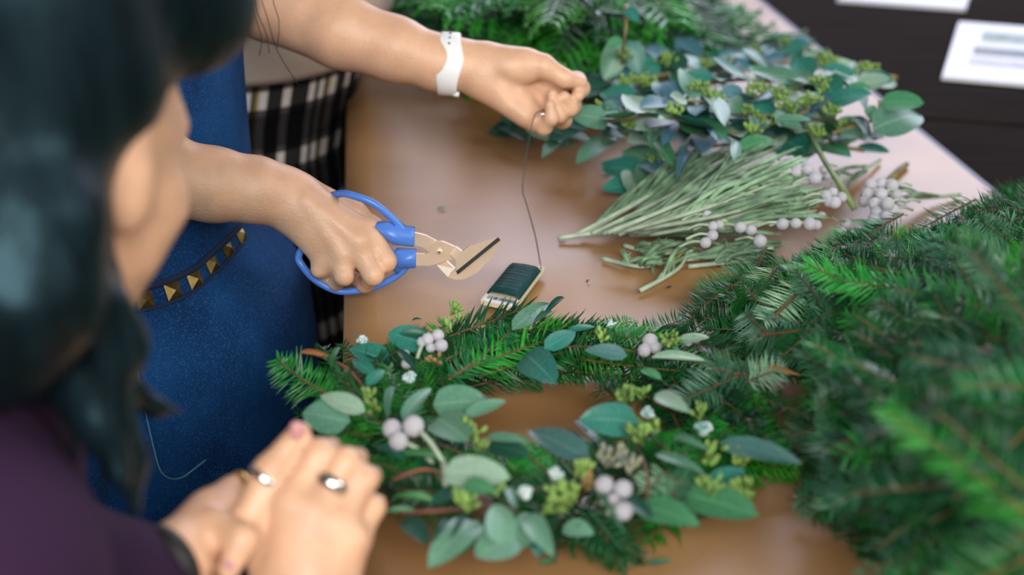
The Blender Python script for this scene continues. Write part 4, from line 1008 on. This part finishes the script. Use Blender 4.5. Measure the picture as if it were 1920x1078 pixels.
# ------------------------------------------------------------------ heap of eucalyptus branches
ANYEUC = ['teal', 'sage', 'teal', 'sage', 'deep', 'blue', 'green', 'pale']
re_ = random.Random(11)
EB = []
def eucbranch(pts, label, nleaf=14, lsize=.043, seedc=3, group='eucalyptus branches in the heap', cols=ANYEUC, sm=STEM):
    W = [P(x, y, h) for x, y, h in pts]
    t = thing('eucalyptus_branch', label, 'branch', W[0], group)
    pp = smoothpath(W, 20); EB.append((t, pp))
    part('stem', tube(pp, [.0022 * (1 - .5 * i / 20) for i in range(21)], 6), sm, t)
    nleaf = int(nleaf * 1.35) if nleaf > 6 else nleaf
    for i in range(nleaf):
        u = .08 + .92 * (i + re_.uniform(-.2, .2)) / nleaf; k = min(int(u * 20), 19)
        b = pp[k].lerp(pp[k + 1], u * 20 - k) if k < 20 else pp[20]
        d = (pp[min(k + 1, 20)] - pp[max(k - 1, 0)]).normalized()
        s = 1 if i % 2 else -1
        lat = Vector((-d.y, d.x, 0)).normalized() * s
        v = (d * re_.uniform(.2, .9) + lat * re_.uniform(.4, 1) + Vector((0, 0, re_.uniform(-.15, .45)))).normalized()
        L = lsize * re_.uniform(.75, 1.2)
        tip = b + v * L
        tip.z = max(tip.z, Z + .004)
        leaf(t, b + v * .003, tip, L * re_.uniform(.55, .85), re_.choice(cols), re_.choice(['round', 'oval', 'round2', 'oval2']), Vector((re_.uniform(-.6, .6), -.5 + re_.uniform(-.5, .5), 1)))
    for i in range(min(seedc, 2)):
        k = re_.randint(5, 19); c = pp[k] + Vector((re_.uniform(-.01, .01), re_.uniform(-.01, .01), re_.uniform(.006, .014)))
        seeds(t, c, re_.uniform(.009, .013), SEED, 18, re_.randint(0, 9999))
    return t
eucbranch([(1620, 282, .02), (1450, 262, .03), (1290, 285, .03), (1190, 330, .015)], 'eucalyptus branch along the front of the heap with leaves touching the paper', 15)
eucbranch([(1600, 250, .03), (1440, 240, .05), (1250, 245, .05), (1060, 265, .025)], 'eucalyptus branch reaching left under the raised hand', 17)
eucbranch([(1600, 230, .05), (1400, 215, .07), (1200, 215, .07), (1050, 230, .05)], 'eucalyptus branch across the middle of the heap, two rows behind its front', 17)
eucbranch([(1560, 190, .05), (1420, 150, .08), (1260, 170, .08), (1110, 215, .06)], 'reddish eucalyptus branch arching over the heap right of the hand', 14, .036, 4, sm=REDSTEM)
eucbranch([(1480, 140, .05), (1330, 130, .07), (1180, 150, .07), (1040, 160, .05)], 'eucalyptus branch at the back of the heap beside the thumb', 16, cols=['blue', 'teal', 'deep', 'sage'])
eucbranch([(1500, 118, .04), (1360, 115, .05), (1240, 110, .05), (1120, 120, .04)], 'bluish eucalyptus branch at the far side of the heap', 15, cols=['blue', 'blue', 'teal', 'sage'])
eucbranch([(1320, 150, .04), (1440, 110, .05), (1490, 70, .03)], 'eucalyptus branch tip pointing up toward the dark table edge', 8, .03, 1, cols=['blue', 'teal'])
eucbranch([(1380, 220, .05), (1500, 160, .08), (1560, 125, .08)], 'eucalyptus branch with a yellow seed tuft at the top right of the heap', 11, .036, 5)
eucbranch([(1400, 250, .04), (1520, 205, .07), (1600, 160, .08), (1625, 140, .07)], 'eucalyptus branch with broad leaves at the right of the heap', 12, .038, 4)
eucbranch([(1430, 285, .02), (1540, 270, .03), (1640, 255, .03)], 'eucalyptus branch at the lower right of the heap with yellow seeds', 10, .03, 5)
eucbranch([(1560, 250, .05), (1640, 225, .06), (1690, 215, .05)], 'eucalyptus branch ending in big pale curled leaves over the table edge', 3, .03, 1, cols=['sage', 'green'])
eucbranch([(1172, 8, .16), (1174, 45, .14), (1170, 80, .12), (1165, 130, .08)], 'pale eucalyptus stalk standing up behind the heap with two broad hanging leaves', 2, .02, 1)
eucbranch([(1360, 260, .05), (1260, 220, .08), (1160, 225, .08), (1080, 245, .05)], 'eucalyptus branch lying on top of the heap in its middle', 12)
eucbranch([(1440, 180, .07), (1340, 190, .09), (1240, 185, .09)], 'eucalyptus branch with pale leaves crowning the heap', 10, .036, 3, cols=['sage', 'pale', 'blue', 'green'])
eucbranch([(1500, 270, .03), (1400, 250, .06), (1310, 245, .07)], 'eucalyptus branch crossing just above the grey brunia stems', 9)
eucbranch([(1050, 225, .02), (985, 240, .02), (940, 238, .015)], 'dark eucalyptus tip hanging out left below the raised hand', 5, .032, 0, cols=['deep', 'teal'])
EL = [((1165, 76), (1134, 150), 50, .11, 'sage', 'round'), ((1178, 76), (1202, 140), 46, .11, 'teal', 'round'), ((1084, 300), (1173, 238), 40, .03, 'sage', 'oval'), ((1018, 288), (1105, 212), 34, .03, 'sage', 'oval'), ((930, 226), (995, 260), 36, .02, 'deep', 'oval'), ((1208, 248), (1262, 296), 40, .05, 'green', 'oval'),
      ((1192, 218), (1224, 264), 28, .06, 'green', 'oval'), ((1286, 226), (1364, 252), 44, .07, 'green', 'round'), ((1245, 196), (1304, 160), 32, .09, 'blue', 'oval'), ((1325, 178), (1362, 226), 44, .09, 'sage', 'round'), ((1244, 268), (1278, 214), 26, .06, 'blue', 'oval'), ((1188, 320), (1124, 302), 32, .012, 'teal', 'oval'),
      ((1202, 300), (1282, 348), 48, .025, 'blue', 'round'), ((1190, 345), (1131, 354), 36, .012, 'teal', 'round'), ((1252, 376), (1198, 366), 28, .008, 'teal', 'round'), ((1378, 298), (1381, 254), 22, .07, 'sage', 'oval'), ((1388, 278), (1450, 258), 36, .06, 'green', 'oval'), ((1502, 152), (1404, 128), 36, .09, 'sage', 'oval'),
      ((1462, 138), (1542, 156), 32, .09, 'sage', 'round'), ((1378, 120), (1490, 64), 16, .05, 'deep', 'oval'), ((1340, 122), (1402, 92), 26, .06, 'blue', 'oval'), ((1454, 223), (1520, 222), 18, .09, 'sage', 'oval'), ((1640, 238), (1736, 205), 66, .06, 'sage', 'round2'), ((1652, 192), (1732, 190), 44, .075, 'green', 'round'),
      ((1604, 276), (1667, 281), 26, .014, 'teal', 'oval'), ((1568, 132), (1628, 186), 40, .08, 'sage', 'oval'), ((1578, 116), (1616, 130), 22, .08, 'sage', 'oval'), ((1596, 214), (1632, 246), 26, .06, 'deep', 'oval'), ((1270, 330), (1300, 262), 22, .04, 'blue', 'lance'), ((1130, 190), (1190, 190), 34, .07, 'blue', 'oval'), ((1100, 180), (1140, 140), 40, .06, 'deep', 'round')]
for b, t, wpx, h, m, kd in EL:
    pb, pt = P(*b, h), P(*t, h + .004); mid = (pb + pt) / 2
    root = min(EB, key=lambda e: min((q_ - mid).length for q_ in e[1]))[0]
    dd = (pb - Vector((0, 0, CAMZ))).length * .97
    if kd == 'round' and h > .1: nor = Vector((0, -1, .2))
    else: nor = Vector((R.uniform(-.2, .2), -.7 + R.uniform(-.2, .2), 1))
    nor.normalize()
    if h > .1: pt = D(t[0], t[1], (pb - Vector((0, 0, CAMZ))).dot(Vector((0, _c, -_s))))
    x = (pt - pb).normalized(); y = (nor - x * nor.dot(x)).normalized().cross(x)
    fs = Vector((y.x, y.dot(Vector((0, _s, _c))), 0)).length
    leaf(root, pb, pt, wpx * dd / FPX / max(fs, .45), m, kd, nor)
for k, (x, y, h, s) in enumerate([(1175, 158, .08, 26), (1205, 155, .08, 26), (1325, 175, .09, 24), (1550, 112, .09, 26), (1540, 160, .09, 30), (1475, 200, .08, 34), (1520, 190, .09, 30), (1410, 245, .07, 22), (1580, 240, .05, 26), (1460, 175, .09, 26), (1320, 122, .07, 22), (1365, 118, .07, 20), (1180, 235, .07, 18), (1400, 210, .08, 22), (1560, 210, .07, 22), (1530, 250, .05, 22)]):
    c = P(x, y, h); root = min(EB, key=lambda e: min((q_ - c).length for q_ in e[1]))[0]
    seeds(root, c, pxr(x, y, h, s) * .8, SEED, 24, 500 + k)
# ------------------------------------------------------------------ brunia stems
rbn = random.Random(5)
def brunia(pts, label, berries=(), spread=.02, nb=9, group='brunia stems', pale=.5, fol=True):
    W = [P(x, y, h) for x, y, h in pts]
    t = thing('brunia_stem', label, 'flower stem', W[0], group)
    pp = smoothpath(W, 14)
    part('stem', tube(pp, [.0022 * (1 - .4 * i / 14) for i in range(15)], 6), BSTEM, t)
    gs, nd = [], ([], [])
    end = pp[-1]; d0 = (pp[-1] - pp[0]).normalized(); lat = Vector((-d0.y, d0.x, 0)).normalized()
    for i in range(nb):
        k = rbn.randint(3, 9); b = pp[k]
        e = end + lat * rbn.uniform(-spread, spread) + Vector((0, 0, rbn.uniform(-.006, .012))) - d0 * rbn.uniform(-.01, .04)
        e.z = max(e.z, Z + .004)
        path = smoothpath([b, b.lerp(e, .5) + lat * rbn.uniform(-.006, .006) + Vector((0, 0, .004)), e], 10)
        gs.append(tube(path, [.0012 + .0010 * math.sin(PI * j / 11) for j in range(11)], 5))
        if fol:
            for j in range(2, 11):
                for q_ in range(6):
                    p = path[j]; a = rbn.uniform(0, 2 * PI); dd = (path[min(j + 1, 10)] - path[j - 1]).normalized()
                    o1 = dd.orthogonal().normalized(); o2 = dd.cross(o1); v = (dd * 1.5 + (o1 * math.cos(a) + o2 * math.sin(a)) * .7).normalized()
                    s = v.orthogonal().normalized() * .0005; ln = rbn.uniform(.004, .008); n0 = len(nd[0])
                    p = p + dd * rbn.uniform(-.006, .006)
                    nd[0].extend([p - s, p + s, p + v * ln]); nd[1].append((n0, n0 + 1, n0 + 2))
    o = part('side_shoots', join(*gs), BFOL, t); o['kind'] = 'stuff'
    if fol: o2_ = part('foliage', nd, BFOL, o, False); o2_['kind'] = 'stuff'
    for x, y, h, r in berries:
        c = P(x, y, h); berry(t, c, pxr(x, y, h, r), c - d0 * .022 + lat * rbn.uniform(-.004, .004), .0013)
    return t
brunia([(1048, 446, .004), (1150, 432, .010), (1240, 415, .02), (1320, 398, .025)], 'brunia stem nearest left, its curved shoots ending in a tuft of white berries', [(1306, 389, .045, 10), (1326, 386, .045, 10), (1326, 403, .045, 10), (1344, 403, .042, 11), (1337, 424, .04, 10), (1348, 421, .038, 10), (1336, 441, .035, 11), (1323, 455, .03, 11)], .03, 10)
brunia([(1180, 440, .004), (1260, 440, .010), (1330, 435, .018), (1400, 436, .02)], 'brunia stem in front with three single pale berries', [(1388, 426, .035, 12), (1408, 431, .032, 11), (1425, 452, .025, 13)], .018, 7)
fan = [((1090, 440, .005), (1330, 290, .03)), ((1075, 443, .005), (1300, 310, .025)), ((1110, 438, .01), (1400, 285, .04)), ((1130, 438, .01), (1450, 300, .05)), ((1150, 436, .012), (1490, 320, .05)), ((1160, 436, .012), (1500, 345, .05)), ((1180, 436, .012), (1530, 355, .045)), ((1190, 436, .012), (1540, 375, .04)),
       ((1200, 438, .012), (1530, 395, .035)), ((1230, 436, .012), (1500, 408, .03)), ((1140, 436, .03), (1420, 310, .055)), ((1170, 434, .03), (1460, 340, .055)), ((1200, 430, .03), (1480, 370, .05)), ((1160, 440, .02), (1380, 330, .045)), ((1220, 440, .02), (1440, 385, .04))]
bm = {4: [(1492, 322, .06, 10), (1514, 317, .06, 13), (1528, 334, .055, 13), (1466, 296, .055, 9), (1480, 304, .055, 9)], 6: [(1549, 366, .05, 10), (1562, 360, .05, 9)], 7: [(1565, 380, .045, 12), (1578, 370, .042, 10), (1555, 378, .045, 11)], 9: [(1467, 420, .035, 12), (1492, 419, .035, 11), (1518, 420, .033, 13), (1530, 422, .03, 11)], 8: [(1540, 405, .03, 9)]}
bl = {4: 'brunia stem with silvery berries at the top of the fan, by the green stick', 6: 'brunia stem ending in two small berries inside the fan, right side', 7: 'brunia stem with three berries at the right end of the fan', 9: 'brunia stem low in the fan with four berries above the fir tips', 8: 'brunia stem with a single small berry low in the fan', 0: 'leftmost feathery brunia stem, against the eucalyptus leaves'}
FANW = ['', 'second from the upper left rim', 'third from the upper left rim', 'fourth from the upper left rim', '', 'topmost right of the middle', '', '', '', '', 'uppermost layer at left', 'uppermost layer at centre', 'uppermost layer at right', 'lying second from the top at left', 'lying lowest at the front']
for i, (a, b) in enumerate(fan):
    m = ((a[0] + b[0]) / 2, (a[1] + b[1]) / 2 + 6, (a[2] + b[2]) / 2 + .008)
    brunia([a, m, b], bl.get(i, 'feathery grey green brunia stem, %s in the fanned bunch' % FANW[i]), bm.get(i, ()), .026, 11)
brunia([(1800, 365, .004), (1740, 370, .008), (1690, 375, .015), (1640, 380, .02)], 'brunia stem pointing left with a dense ball of lilac grey berries at right', [(1632, 346, .035, 12), (1652, 344, .035, 11), (1673, 348, .035, 12), (1626, 364, .035, 12), (1652, 364, .04, 12), (1680, 365, .035, 11), (1640, 382, .04, 12), (1664, 382, .045, 13), (1674, 395, .035, 13), (1645, 397, .035, 13), (1640, 412, .03, 13), (1620, 378, .03, 11), (1662, 404, .035, 12), (1690, 380, .03, 10)], .016, 6)
brunia([(1700, 440, .004), (1640, 436, .008), (1590, 428, .012)], 'brunia stem with two berries just above the fir heap', [(1587, 420, .02, 11), (1576, 437, .02, 12)], .014, 4)
brunia([(1650, 300, .004), (1600, 330, .01), (1560, 342, .015)], 'short grey brunia stem right of the green stick', [(1545, 318, .02, 9), (1552, 330, .02, 9)], .014, 5)
brunia([(1200, 545, .004), (1270, 505, .008), (1290, 470, .010)], 'pale green stalks at the front of the brunia bunch, pointing down left', (), .008, 4, fol=False)
brunia([(1130, 485, .003), (1200, 500, .005), (1240, 490, .008)], 'small dark brunia scrap lying left of the bunch', (), .02, 8)
brunia([(1170, 460, .003), (1230, 475, .006), (1300, 470, .01)], 'dark brunia stem under the front of the bunch', (), .02, 9)
brunia([(1250, 490, .003), (1350, 480, .008), (1450, 465, .012)], 'brunia stem lying low between the bunch and fir tips', (), .022, 11)
brunia([(1290, 500, .003), (1380, 490, .006), (1440, 480, .008)], 'lowest brunia stem, tucked under the fir tips', (), .02, 9)
one('green_stick', tube(smoothpath([P(1508, 232, .05), P(1545, 300, .05), P(1580, 355, .045), P(1602, 392, .03)], 14), [.0026] * 10 + [.003] * 5, 7), mat('green_bark', (0.16, 0.24, 0.08), .6, var=.25, scale=50), 'bare green stick leaning across the brunia bunch toward the heap', 'stick')
one('brown_stick', tube([P(1700, 308, .004), P(1690, 316, .004), P(1665, 340, .004)], [.003, .0036, .0034], 7), STEM, 'short brown stick lying on pink paper above the berry ball', 'stick')
one('yellow_stick', tube([P(1610, 138, .04), P(1650, 142, .035), P(1680, 147, .03)], [.003, .0032, .003], 7), mat('yellow_bark', (.28, .19, .05), .6, var=.2), 'yellowish cut stem end sticking out over the dark table', 'stick')
one('yellow_twig', tube(smoothpath([P(1245, 508, .006), P(1275, 478, .01), P(1310, 440, .014), P(1322, 425, .016)], 12), .0011, 6), mat('yellow_twig', (.36, .27, .05), .6, var=.2), 'thin yellow twig crossing the front of the brunia bunch', 'twig')
# ------------------------------------------------------------------ heap of fir boughs at the right
BOUGHS = []
rf_ = random.Random(17)
HEAP = [(1290, 600), (1325, 565), (1370, 535), (1430, 508), (1560, 480), (1650, 455), (1720, 432), (1790, 412), (1860, 392), (1935, 360), (2200, 300), (2200, 1400), (1660, 1110), (1590, 1010), (1530, 965), (1525, 900), (1535, 850), (1525, 790), (1535, 740), (1478, 672), (1405, 648), (1335, 625)]
HW = [P(x, y, 0) for x, y in HEAP]                      # the footprint the heap takes up on the table, seen along the sight lines
def shadowpt(p):
    o = Vector((0, 0, CAMZ)); d = Vector(p) - o; k = (Z - CAMZ) / d.z; return o + d * k
def inheap(p):
    q_ = shadowpt(p); ins = False; n = len(HW)
    for i in range(n):
        a, b = HW[i], HW[i - 1]
        if (a.y > q_.y) != (b.y > q_.y) and q_.x < (b.x - a.x) * (q_.y - a.y) / (b.y - a.y) + a.x: ins = not ins
    return ins
def bough(b, t, label=None, nside=7, mats=(NG, ND, NS_), arch=.012, slen=.10, kinds=('flat1', 'flat2', 'flat3', 'brush1', 'brush2'), nor0=(0, -.35, 1), check=True):
    B0, T0 = P(*b), P(*t)
    th = thing('fir_bough', label or 'fir bough', 'branch', B0, 'fir boughs in the heap'); BOUGHS.append((th, t, label))
    d = T0 - B0; L = d.length; mid = (B0 + T0) / 2 + Vector((rf_.uniform(-.02, .02), rf_.uniform(-.02, .02), arch))
    pp = smoothpath([B0, mid, T0], 14)
    kk = [i for i in range(15) if not check or inheap(pp[i])]
    if len(kk) > 2: part('stem', tube([pp[i] for i in kk], [.0021 * (1 - .6 * i / 14) for i in kk], 6), TWIG, th)
    nm = Vector(nor0) + Vector((rf_.uniform(-.3, .3), rf_.uniform(-.3, .3), 0))
    for i in range(nside):
        u = .12 + .76 * i / max(nside - 1, 1); k = int(u * 14); p = pp[k]
        dd = (pp[k + 1] - pp[k]).normalized(); n = (nm - dd * nm.dot(dd)).normalized(); lat = n.cross(dd) * (1 if i % 2 else -1)
        v = dd * rf_.uniform(.7, 1.1) + lat * rf_.uniform(.6, .95) + n * rf_.uniform(-.05, .2)
        sl = slen * (1.1 - .5 * u) * rf_.uniform(.8, 1.2)
        if check:
            while sl > .022 and not (inheap(p + v.normalized() * sl)): sl *= .8
            if not inheap(p + v.normalized() * sl): continue
        e = p + v.normalized() * sl
        if e.z < Z + .006: v.z += (Z + .010 - e.z) / sl * v.length
        sprig(th, p, v, n + Vector((rf_.uniform(-.3, .3), rf_.uniform(-.3, .3), 0)), sl, rf_.choice(kinds), rf_.choice(mats), scale_w=.95)
    k = 9; p = pp[k]; dd = (pp[14] - pp[k]).normalized()
    if not check or inheap(p): sprig(th, p, dd, nm, min((pp[14] - p).length + .006, .11), rf_.choice(kinds), rf_.choice(mats), scale_w=.95)
    if not kk and not PARENTS.get(th.name): BOUGHS.pop(); bpy.data.objects.remove(th); return None
    return th
FB = [((1560, 520, .03), (1270, 598, .012), 'fir bough tip reaching farthest left onto the bare paper'), ((1600, 500, .03), (1320, 545, .015), None), ((1640, 480, .04), (1370, 510, .02), 'upper left fir bough whose tips touch the brunia stems'), ((1720, 450, .04), (1450, 480, .02), None), ((1780, 430, .05), (1560, 440, .03), None),
      ((1860, 420, .06), (1640, 425, .035), 'fir bough just below the ball of grey berries'), ((1930, 400, .06), (1740, 395, .03), None), ((1990, 380, .05), (1850, 372, .02), 'fir bough at the top right touching the table edge'), ((1580, 590, .03), (1330, 650, .012), 'fir bough drooping between heap and wreath, needles on the paper'), ((1640, 600, .03), (1400, 660, .015), None),
      ((1700, 640, .03), (1480, 690, .02), None), ((1740, 680, .04), (1500, 770, .02), 'fir bough pointing left at the dark gap beside the wreath'), ((1760, 760, .04), (1500, 830, .02), 'silvery fir bough fanned out right beside the wreath'), ((1800, 840, .05), (1510, 900, .02), None), ((1850, 900, .05), (1540, 960, .02), None), ((1900, 960, .05), (1610, 1010, .02), None),
      ((1960, 1000, .05), (1700, 1060, .02), 'lowest left fir bough above the bare paper at the bottom'), ((2020, 1050, .05), (1800, 1110, .03), None), ((1720, 520, .06), (1450, 560, .045), None), ((1800, 540, .07), (1560, 560, .06), None), ((1850, 500, .07), (1650, 490, .055), None), ((1930, 480, .08), (1730, 470, .06), None),
      ((1800, 620, .08), (1580, 640, .06), None), ((1860, 700, .09), (1620, 730, .06), None), ((1900, 600, .10), (1680, 600, .08), None), ((1960, 540, .10), (1780, 530, .08), None), ((1900, 780, .10), (1680, 830, .07), None), ((1960, 860, .11), (1740, 900, .08), None),
      ((1990, 700, .12), (1780, 720, .10), None), ((2010, 940, .12), (1800, 960, .09), None), ((2030, 620, .12), (1860, 640, .11), None), ((2040, 1020, .13), (1840, 1030, .11), None), ((2060, 820, .15), (1850, 830, .13), None), ((2040, 760, .15), (1900, 800, .14), None), ((1700, 560, .05), (1520, 620, .04), None), ((1640, 540, .04), (1420, 600, .03), None), ((1990, 430, .08), (1830, 430, .06), None), ((1880, 820, .07), (1640, 880, .05), None), ((1760, 580, .07), (1520, 540, .05), None),
      ((1960, 440, .03), (1800, 425, .025), None), ((1900, 480, .02), (1700, 470, .02), None), ((1980, 500, .03), (1840, 470, .03), None), ((1850, 540, .02), (1650, 530, .02), None), ((2000, 560, .03), (1850, 560, .04), None), ((1800, 600, .02), (1560, 600, .02), None), ((1950, 640, .03), (1760, 640, .03), None), ((1900, 720, .03), (1660, 700, .03), None), ((1980, 420, .05), (1890, 385, .04), None)]
for i, (b, t, lab) in enumerate(FB):
    far = b[2] > .08
    bough(b, t, lab, 8, (NG, ND, NG, NS_, ND, NS_, NB) if not far else (NG, ND, ND, NS_, NG, ND, NB), arch=.012, slen=.085)
# conspicuous sprigs, each the tip of a bough of its own
def pale_bough(b, t, label, m, kind, n=3, sl=.05, nor=(0, -.6, 1)):
    return bough(b, t, label, n, (m,), .006, sl, (kind,), nor)
pale_bough((1545, 505, .075), (1455, 590, .065), 'small pale comb of fir needles, sharp, in the left part of the heap', NP, 'comb1', 1, .03)
pale_bough((1455, 470, .05), (1430, 540, .045), 'pale fir twig tip near the upper left of the heap', NP, 'comb1', 1, .03)
pale_bough((1800, 580, .115), (1690, 620, .105), 'broad whitish fir twig spread flat in the middle of the heap', NP, 'comb2', 3, .05)
pale_bough((1660, 690, .085), (1545, 760, .070), 'light mint fir twig with brown midrib low in the heap', NP, 'comb2', 1, .045)
pale_bough((1760, 640, .09), (1690, 660, .085), 'fir twig with bare brown stem in the middle of the heap', NS_, 'comb1', 2, .04)
pale_bough((1650, 760, .07), (1560, 870, .055), 'bluish fir twig fanning down beside the wreath', NS_, 'comb2', 4, .055)
pale_bough((1710, 790, .09), (1660, 800, .085), 'stubby pale fir twig stacked under the mint one', NP, 'comb1', 2, .045)
pale_bough((1790, 870, .10), (1735, 890, .10), 'starry pale fir tip in the lower part of the heap', NP, 'short', 4, .04)
pale_bough((1850, 650, .13), (1800, 720, .125), 'blurred pale fir twig at the right of the heap', NS_, 'comb2', 3, .055)
pale_bough((1580, 560, .06), (1505, 555, .06), 'bright green fir rosette in the upper left of the heap', NB, 'short', 3, .035)
pale_bough((1870, 480, .08), (1730, 490, .08), 'brown fir twig with sparse light needles near the top of the heap', NS_, 'comb1', 3, .04)
pale_bough((1600, 900, .04), (1515, 930, .025), 'mint fir tips at the lower left rim of the heap', NS_, 'comb2', 3, .045)
for k, (b, t) in enumerate([((1630, 540, .075), (1590, 640, .065)), ((1450, 640, .04), (1400, 560, .05)), ((1690, 440, .05), (1490, 490, .045)), ((1760, 720, .10), (1640, 770, .08)), ((1600, 620, .06), (1420, 630, .05))]):
    bough(b, t, ['bare brown fir twig rising through the needles, left of the pale spray', 'thin brown fir twig at the left end of the heap', 'long fir twig along the upper rim of the heap', 'orange brown fir twig low in the heap centre', 'horizontal fir twig across the left part of the heap'][k], 3, (NG, NS_), .006, .045, ('comb1', 'flat1'))
ORD = ['leftmost', 'second from the left', 'third from the left', 'fourth from the left', 'fifth from the left', 'sixth from the left', 'seventh from the left', 'eighth from the left', 'ninth from the left', 'tenth from the left', 'eleventh from the left', 'twelfth from the left', 'thirteenth from the left', 'fourteenth from the left']
def rank(things, bands, text):
    for lo, hi, where in bands:
        row = sorted([e for e in things if lo <= e[1][1] < hi], key=lambda e: e[1][0])
        for i, (th, t, lab) in enumerate(row):
            if not lab: th['label'] = text % (ORD[min(i, 13)], where)
rank(BOUGHS, [(-999, 480, 'along the far rim of the heap'), (480, 545, 'in the far third of the heap'), (545, 605, 'just beyond the middle of the heap'), (605, 700, 'across the middle of the heap'), (700, 800, 'in the nearer middle of the heap'), (800, 905, 'in the near third of the heap'), (905, 9999, 'along the near rim of the heap')], 'green fir bough, its tip %s %s')
# ------------------------------------------------------------------ cedar heap at the far end
rc = random.Random(8)
def frond_mesh(seed):
    rd = random.Random(seed); V, F = [], []
    gs = [tube([(i * .02, 0, 0) for i in range(9)], [.0016 * (1 - .08 * i) for i in range(9)], 5)]
    for i in range(16):
        x = .012 + .15 * i / 16; s = 1 if i % 2 else -1; ln = .062 * (1 - .6 * i / 16) * rd.uniform(.8, 1.1); a = rd.uniform(.6, .85)
        d = Vector((math.cos(a), s * math.sin(a), rd.uniform(-.15, .1)))
        p = Vector((x, 0, 0)); m = p + d * ln * .55; e = p + d * ln + Vector((.01, 0, -.006))
        gs.append(tube([p, m, e], [.0022, .0030, .0006], 5, flat=(Vector((0, 0, 1)), .4)))
        for j in range(6):
            u = (j + 1) / 7; b = p.lerp(e, u); s2 = 1 if j % 2 else -1; a2 = a * s + s2 * .7
            d2 = Vector((math.cos(a2), math.sin(a2), rd.uniform(-.2, .2))); l2 = ln * .34 * (1.1 - u * .6)
            gs.append(tube([b, b + d2 * l2 * .6, b + d2 * l2], [.0016, .0020, .0004], 4, flat=(Vector((0, 0, 1)), .4)))
    return join(*gs)
FR = [mesh('frond', *frond_mesh(i)[:2], m) for i, m in enumerate((CED, CED, CEDD, NG))]
def cedar(b, t, label, n=5):
    B0, T0 = P(*b), P(*t)
    th = thing('cedar_branch', label, 'branch', B0, 'cedar branches at the far end of the table')
    pp = smoothpath([B0, (B0 + T0) / 2 + Vector((0, 0, .02)), T0], 10)
    part('stem', tube(pp, .003, 6), TWIG, th)
    for i in range(n):
        k = 1 + int(9 * i / n); p = pp[k]; dd = (T0 - B0).normalized(); lat = Vector((-dd.y, dd.x, 0)) * (1 if i % 2 else -1)
        v = dd + lat * rc.uniform(.2, .9) + Vector((0, 0, rc.uniform(-.2, .15))); n_ = Vector((rc.uniform(-.5, .5), -.6 + rc.uniform(-.5, .4), 1))
        M3, _ = frame(Vector(), v, n_); s = rc.uniform(.9, 1.35)
        link('frond', rc.choice(FR), th, Matrix.Translation(p) @ M3.to_4x4() @ Matrix.Diagonal((s, s, s, 1)))
    return th
CB = []
for b, t, k, sy in [((1100, 950, .038), (1192, 1064, .010), 2, .5), ((1085, 955, .036), (1165, 1045, .012), 2, .4), ((1380, 852, .025), (1500, 880, .014), 0, .4), ((1350, 752, .035), (1470, 742, .022), 0, .4)]:
    b, t = P(*b), P(*t); M3, L_ = frame(b, t, Vector((0, -.5, 1)))
    link('cedar_frond', FR[k], WR, Matrix.Translation(b) @ M3.to_4x4() @ Matrix.Diagonal((L_ / .17, sy, sy, 1)))
cl = 'green cedar branch buried in the far heap behind the arms'
for b, t, lab in [((1240, 20, .03), (1060, 90, .02), 'cedar branch at the near right of the far heap, behind the eucalyptus stalk'), ((1150, 10, .04), (950, 88, .02), 'cedar branch along the near edge of the far heap above the thumb'), ((1050, 0, .04), (860, 70, .02), 'cedar branch of the far heap right above the white watch'), ((1000, -10, .04), (850, 40, .03), 'leftmost cedar branch of the far heap by the fingertip'),
              ((1300, -40, .04), (1200, 60, .03), None), ((1100, -30, .08), (940, 40, .07), None), ((1200, -30, .09), (1050, 50, .08), None), ((1020, -30, .09), (890, 30, .07), None), ((1180, -60, .12), (1010, 0, .12), None), ((1080, 20, .06), (1180, 85, .05), None), ((920, 10, .06), (1000, 80, .04), None), ((1250, -50, .08), (1130, 20, .08), None), ((900, -30, .08), (960, 30, .09), None),
              ((1010, 30, .03), (1120, 100, .03), None), ((860, 0, .03), (900, 75, .02), None), ((1180, 45, .02), (1290, 50, .015), 'yellow green cedar tip lying out right on the lilac paper')]:
    CB.append((cedar(b, t, lab or cl, 7 if lab is None or 'tip' not in lab else 3), t, lab))
rank(CB, [(-999, 25, 'at the back of the far heap'), (25, 70, 'in the middle of the far heap'), (70, 999, 'at the front of the far heap')], 'green cedar branch, its tip %s %s')
# ------------------------------------------------------------------ scraps on the paper
def scrap(x, y, L, w_, m, kind, label, ang):
    b = P(x, y, .0015); t = b + Vector((math.cos(ang) * L, math.sin(ang) * L, .0012))
    o = leaf(None, b, t, w_, m, kind, Vector((0, 0, 1)), 'leaf_scrap'); tag(o, label, 'scrap')
PALEG = leafmat('petal', (.55, .60, .30), (.6, .65, .4))
scrap(1486, 928, .012, .008, PALEG, 'oval', 'pale yellow petal scrap on the paper between wreath and fir heap', -.6)
scrap(772, 600, .008, .003, 'deep', 'lance', 'tiny dark green needle scrap on the brown paper below the shears', .1)
scrap(1128, 325, .012, .006, PALEG, 'oval', 'light scrap on the paper left of the eucalyptus front leaves', .2)
scrap(1100, 530, .006, .002, 'deep', 'lance', 'tiny needle scrap on the pink paper left of the brunia', 1.2)
scrap(1250, 540, .005, .003, 'deep', 'oval', 'tiny dark speck on the paper below the brunia bunch', .4)
scrap(1045, 448, .010, .004, 'green', 'oval', 'small green scrap at the tip of the leftmost brunia stem', .3)
scrap(820, 392, .010, .005, 'green', 'oval', 'faint green leaf scrap on the brown paper above the shears', .5)
scrap(1012, 1058, .010, .005, 'green', 'lance', 'small green scrap at the bottom, below the front leaves', .2)
scrap(1215, 1058, .014, .006, 'sage', 'oval', 'pale green scrap at the bottom right of the dark cedar frond', .2)
for x, y, a in ((1290, 575, 2.2), (1180, 560, 1.0)): pass
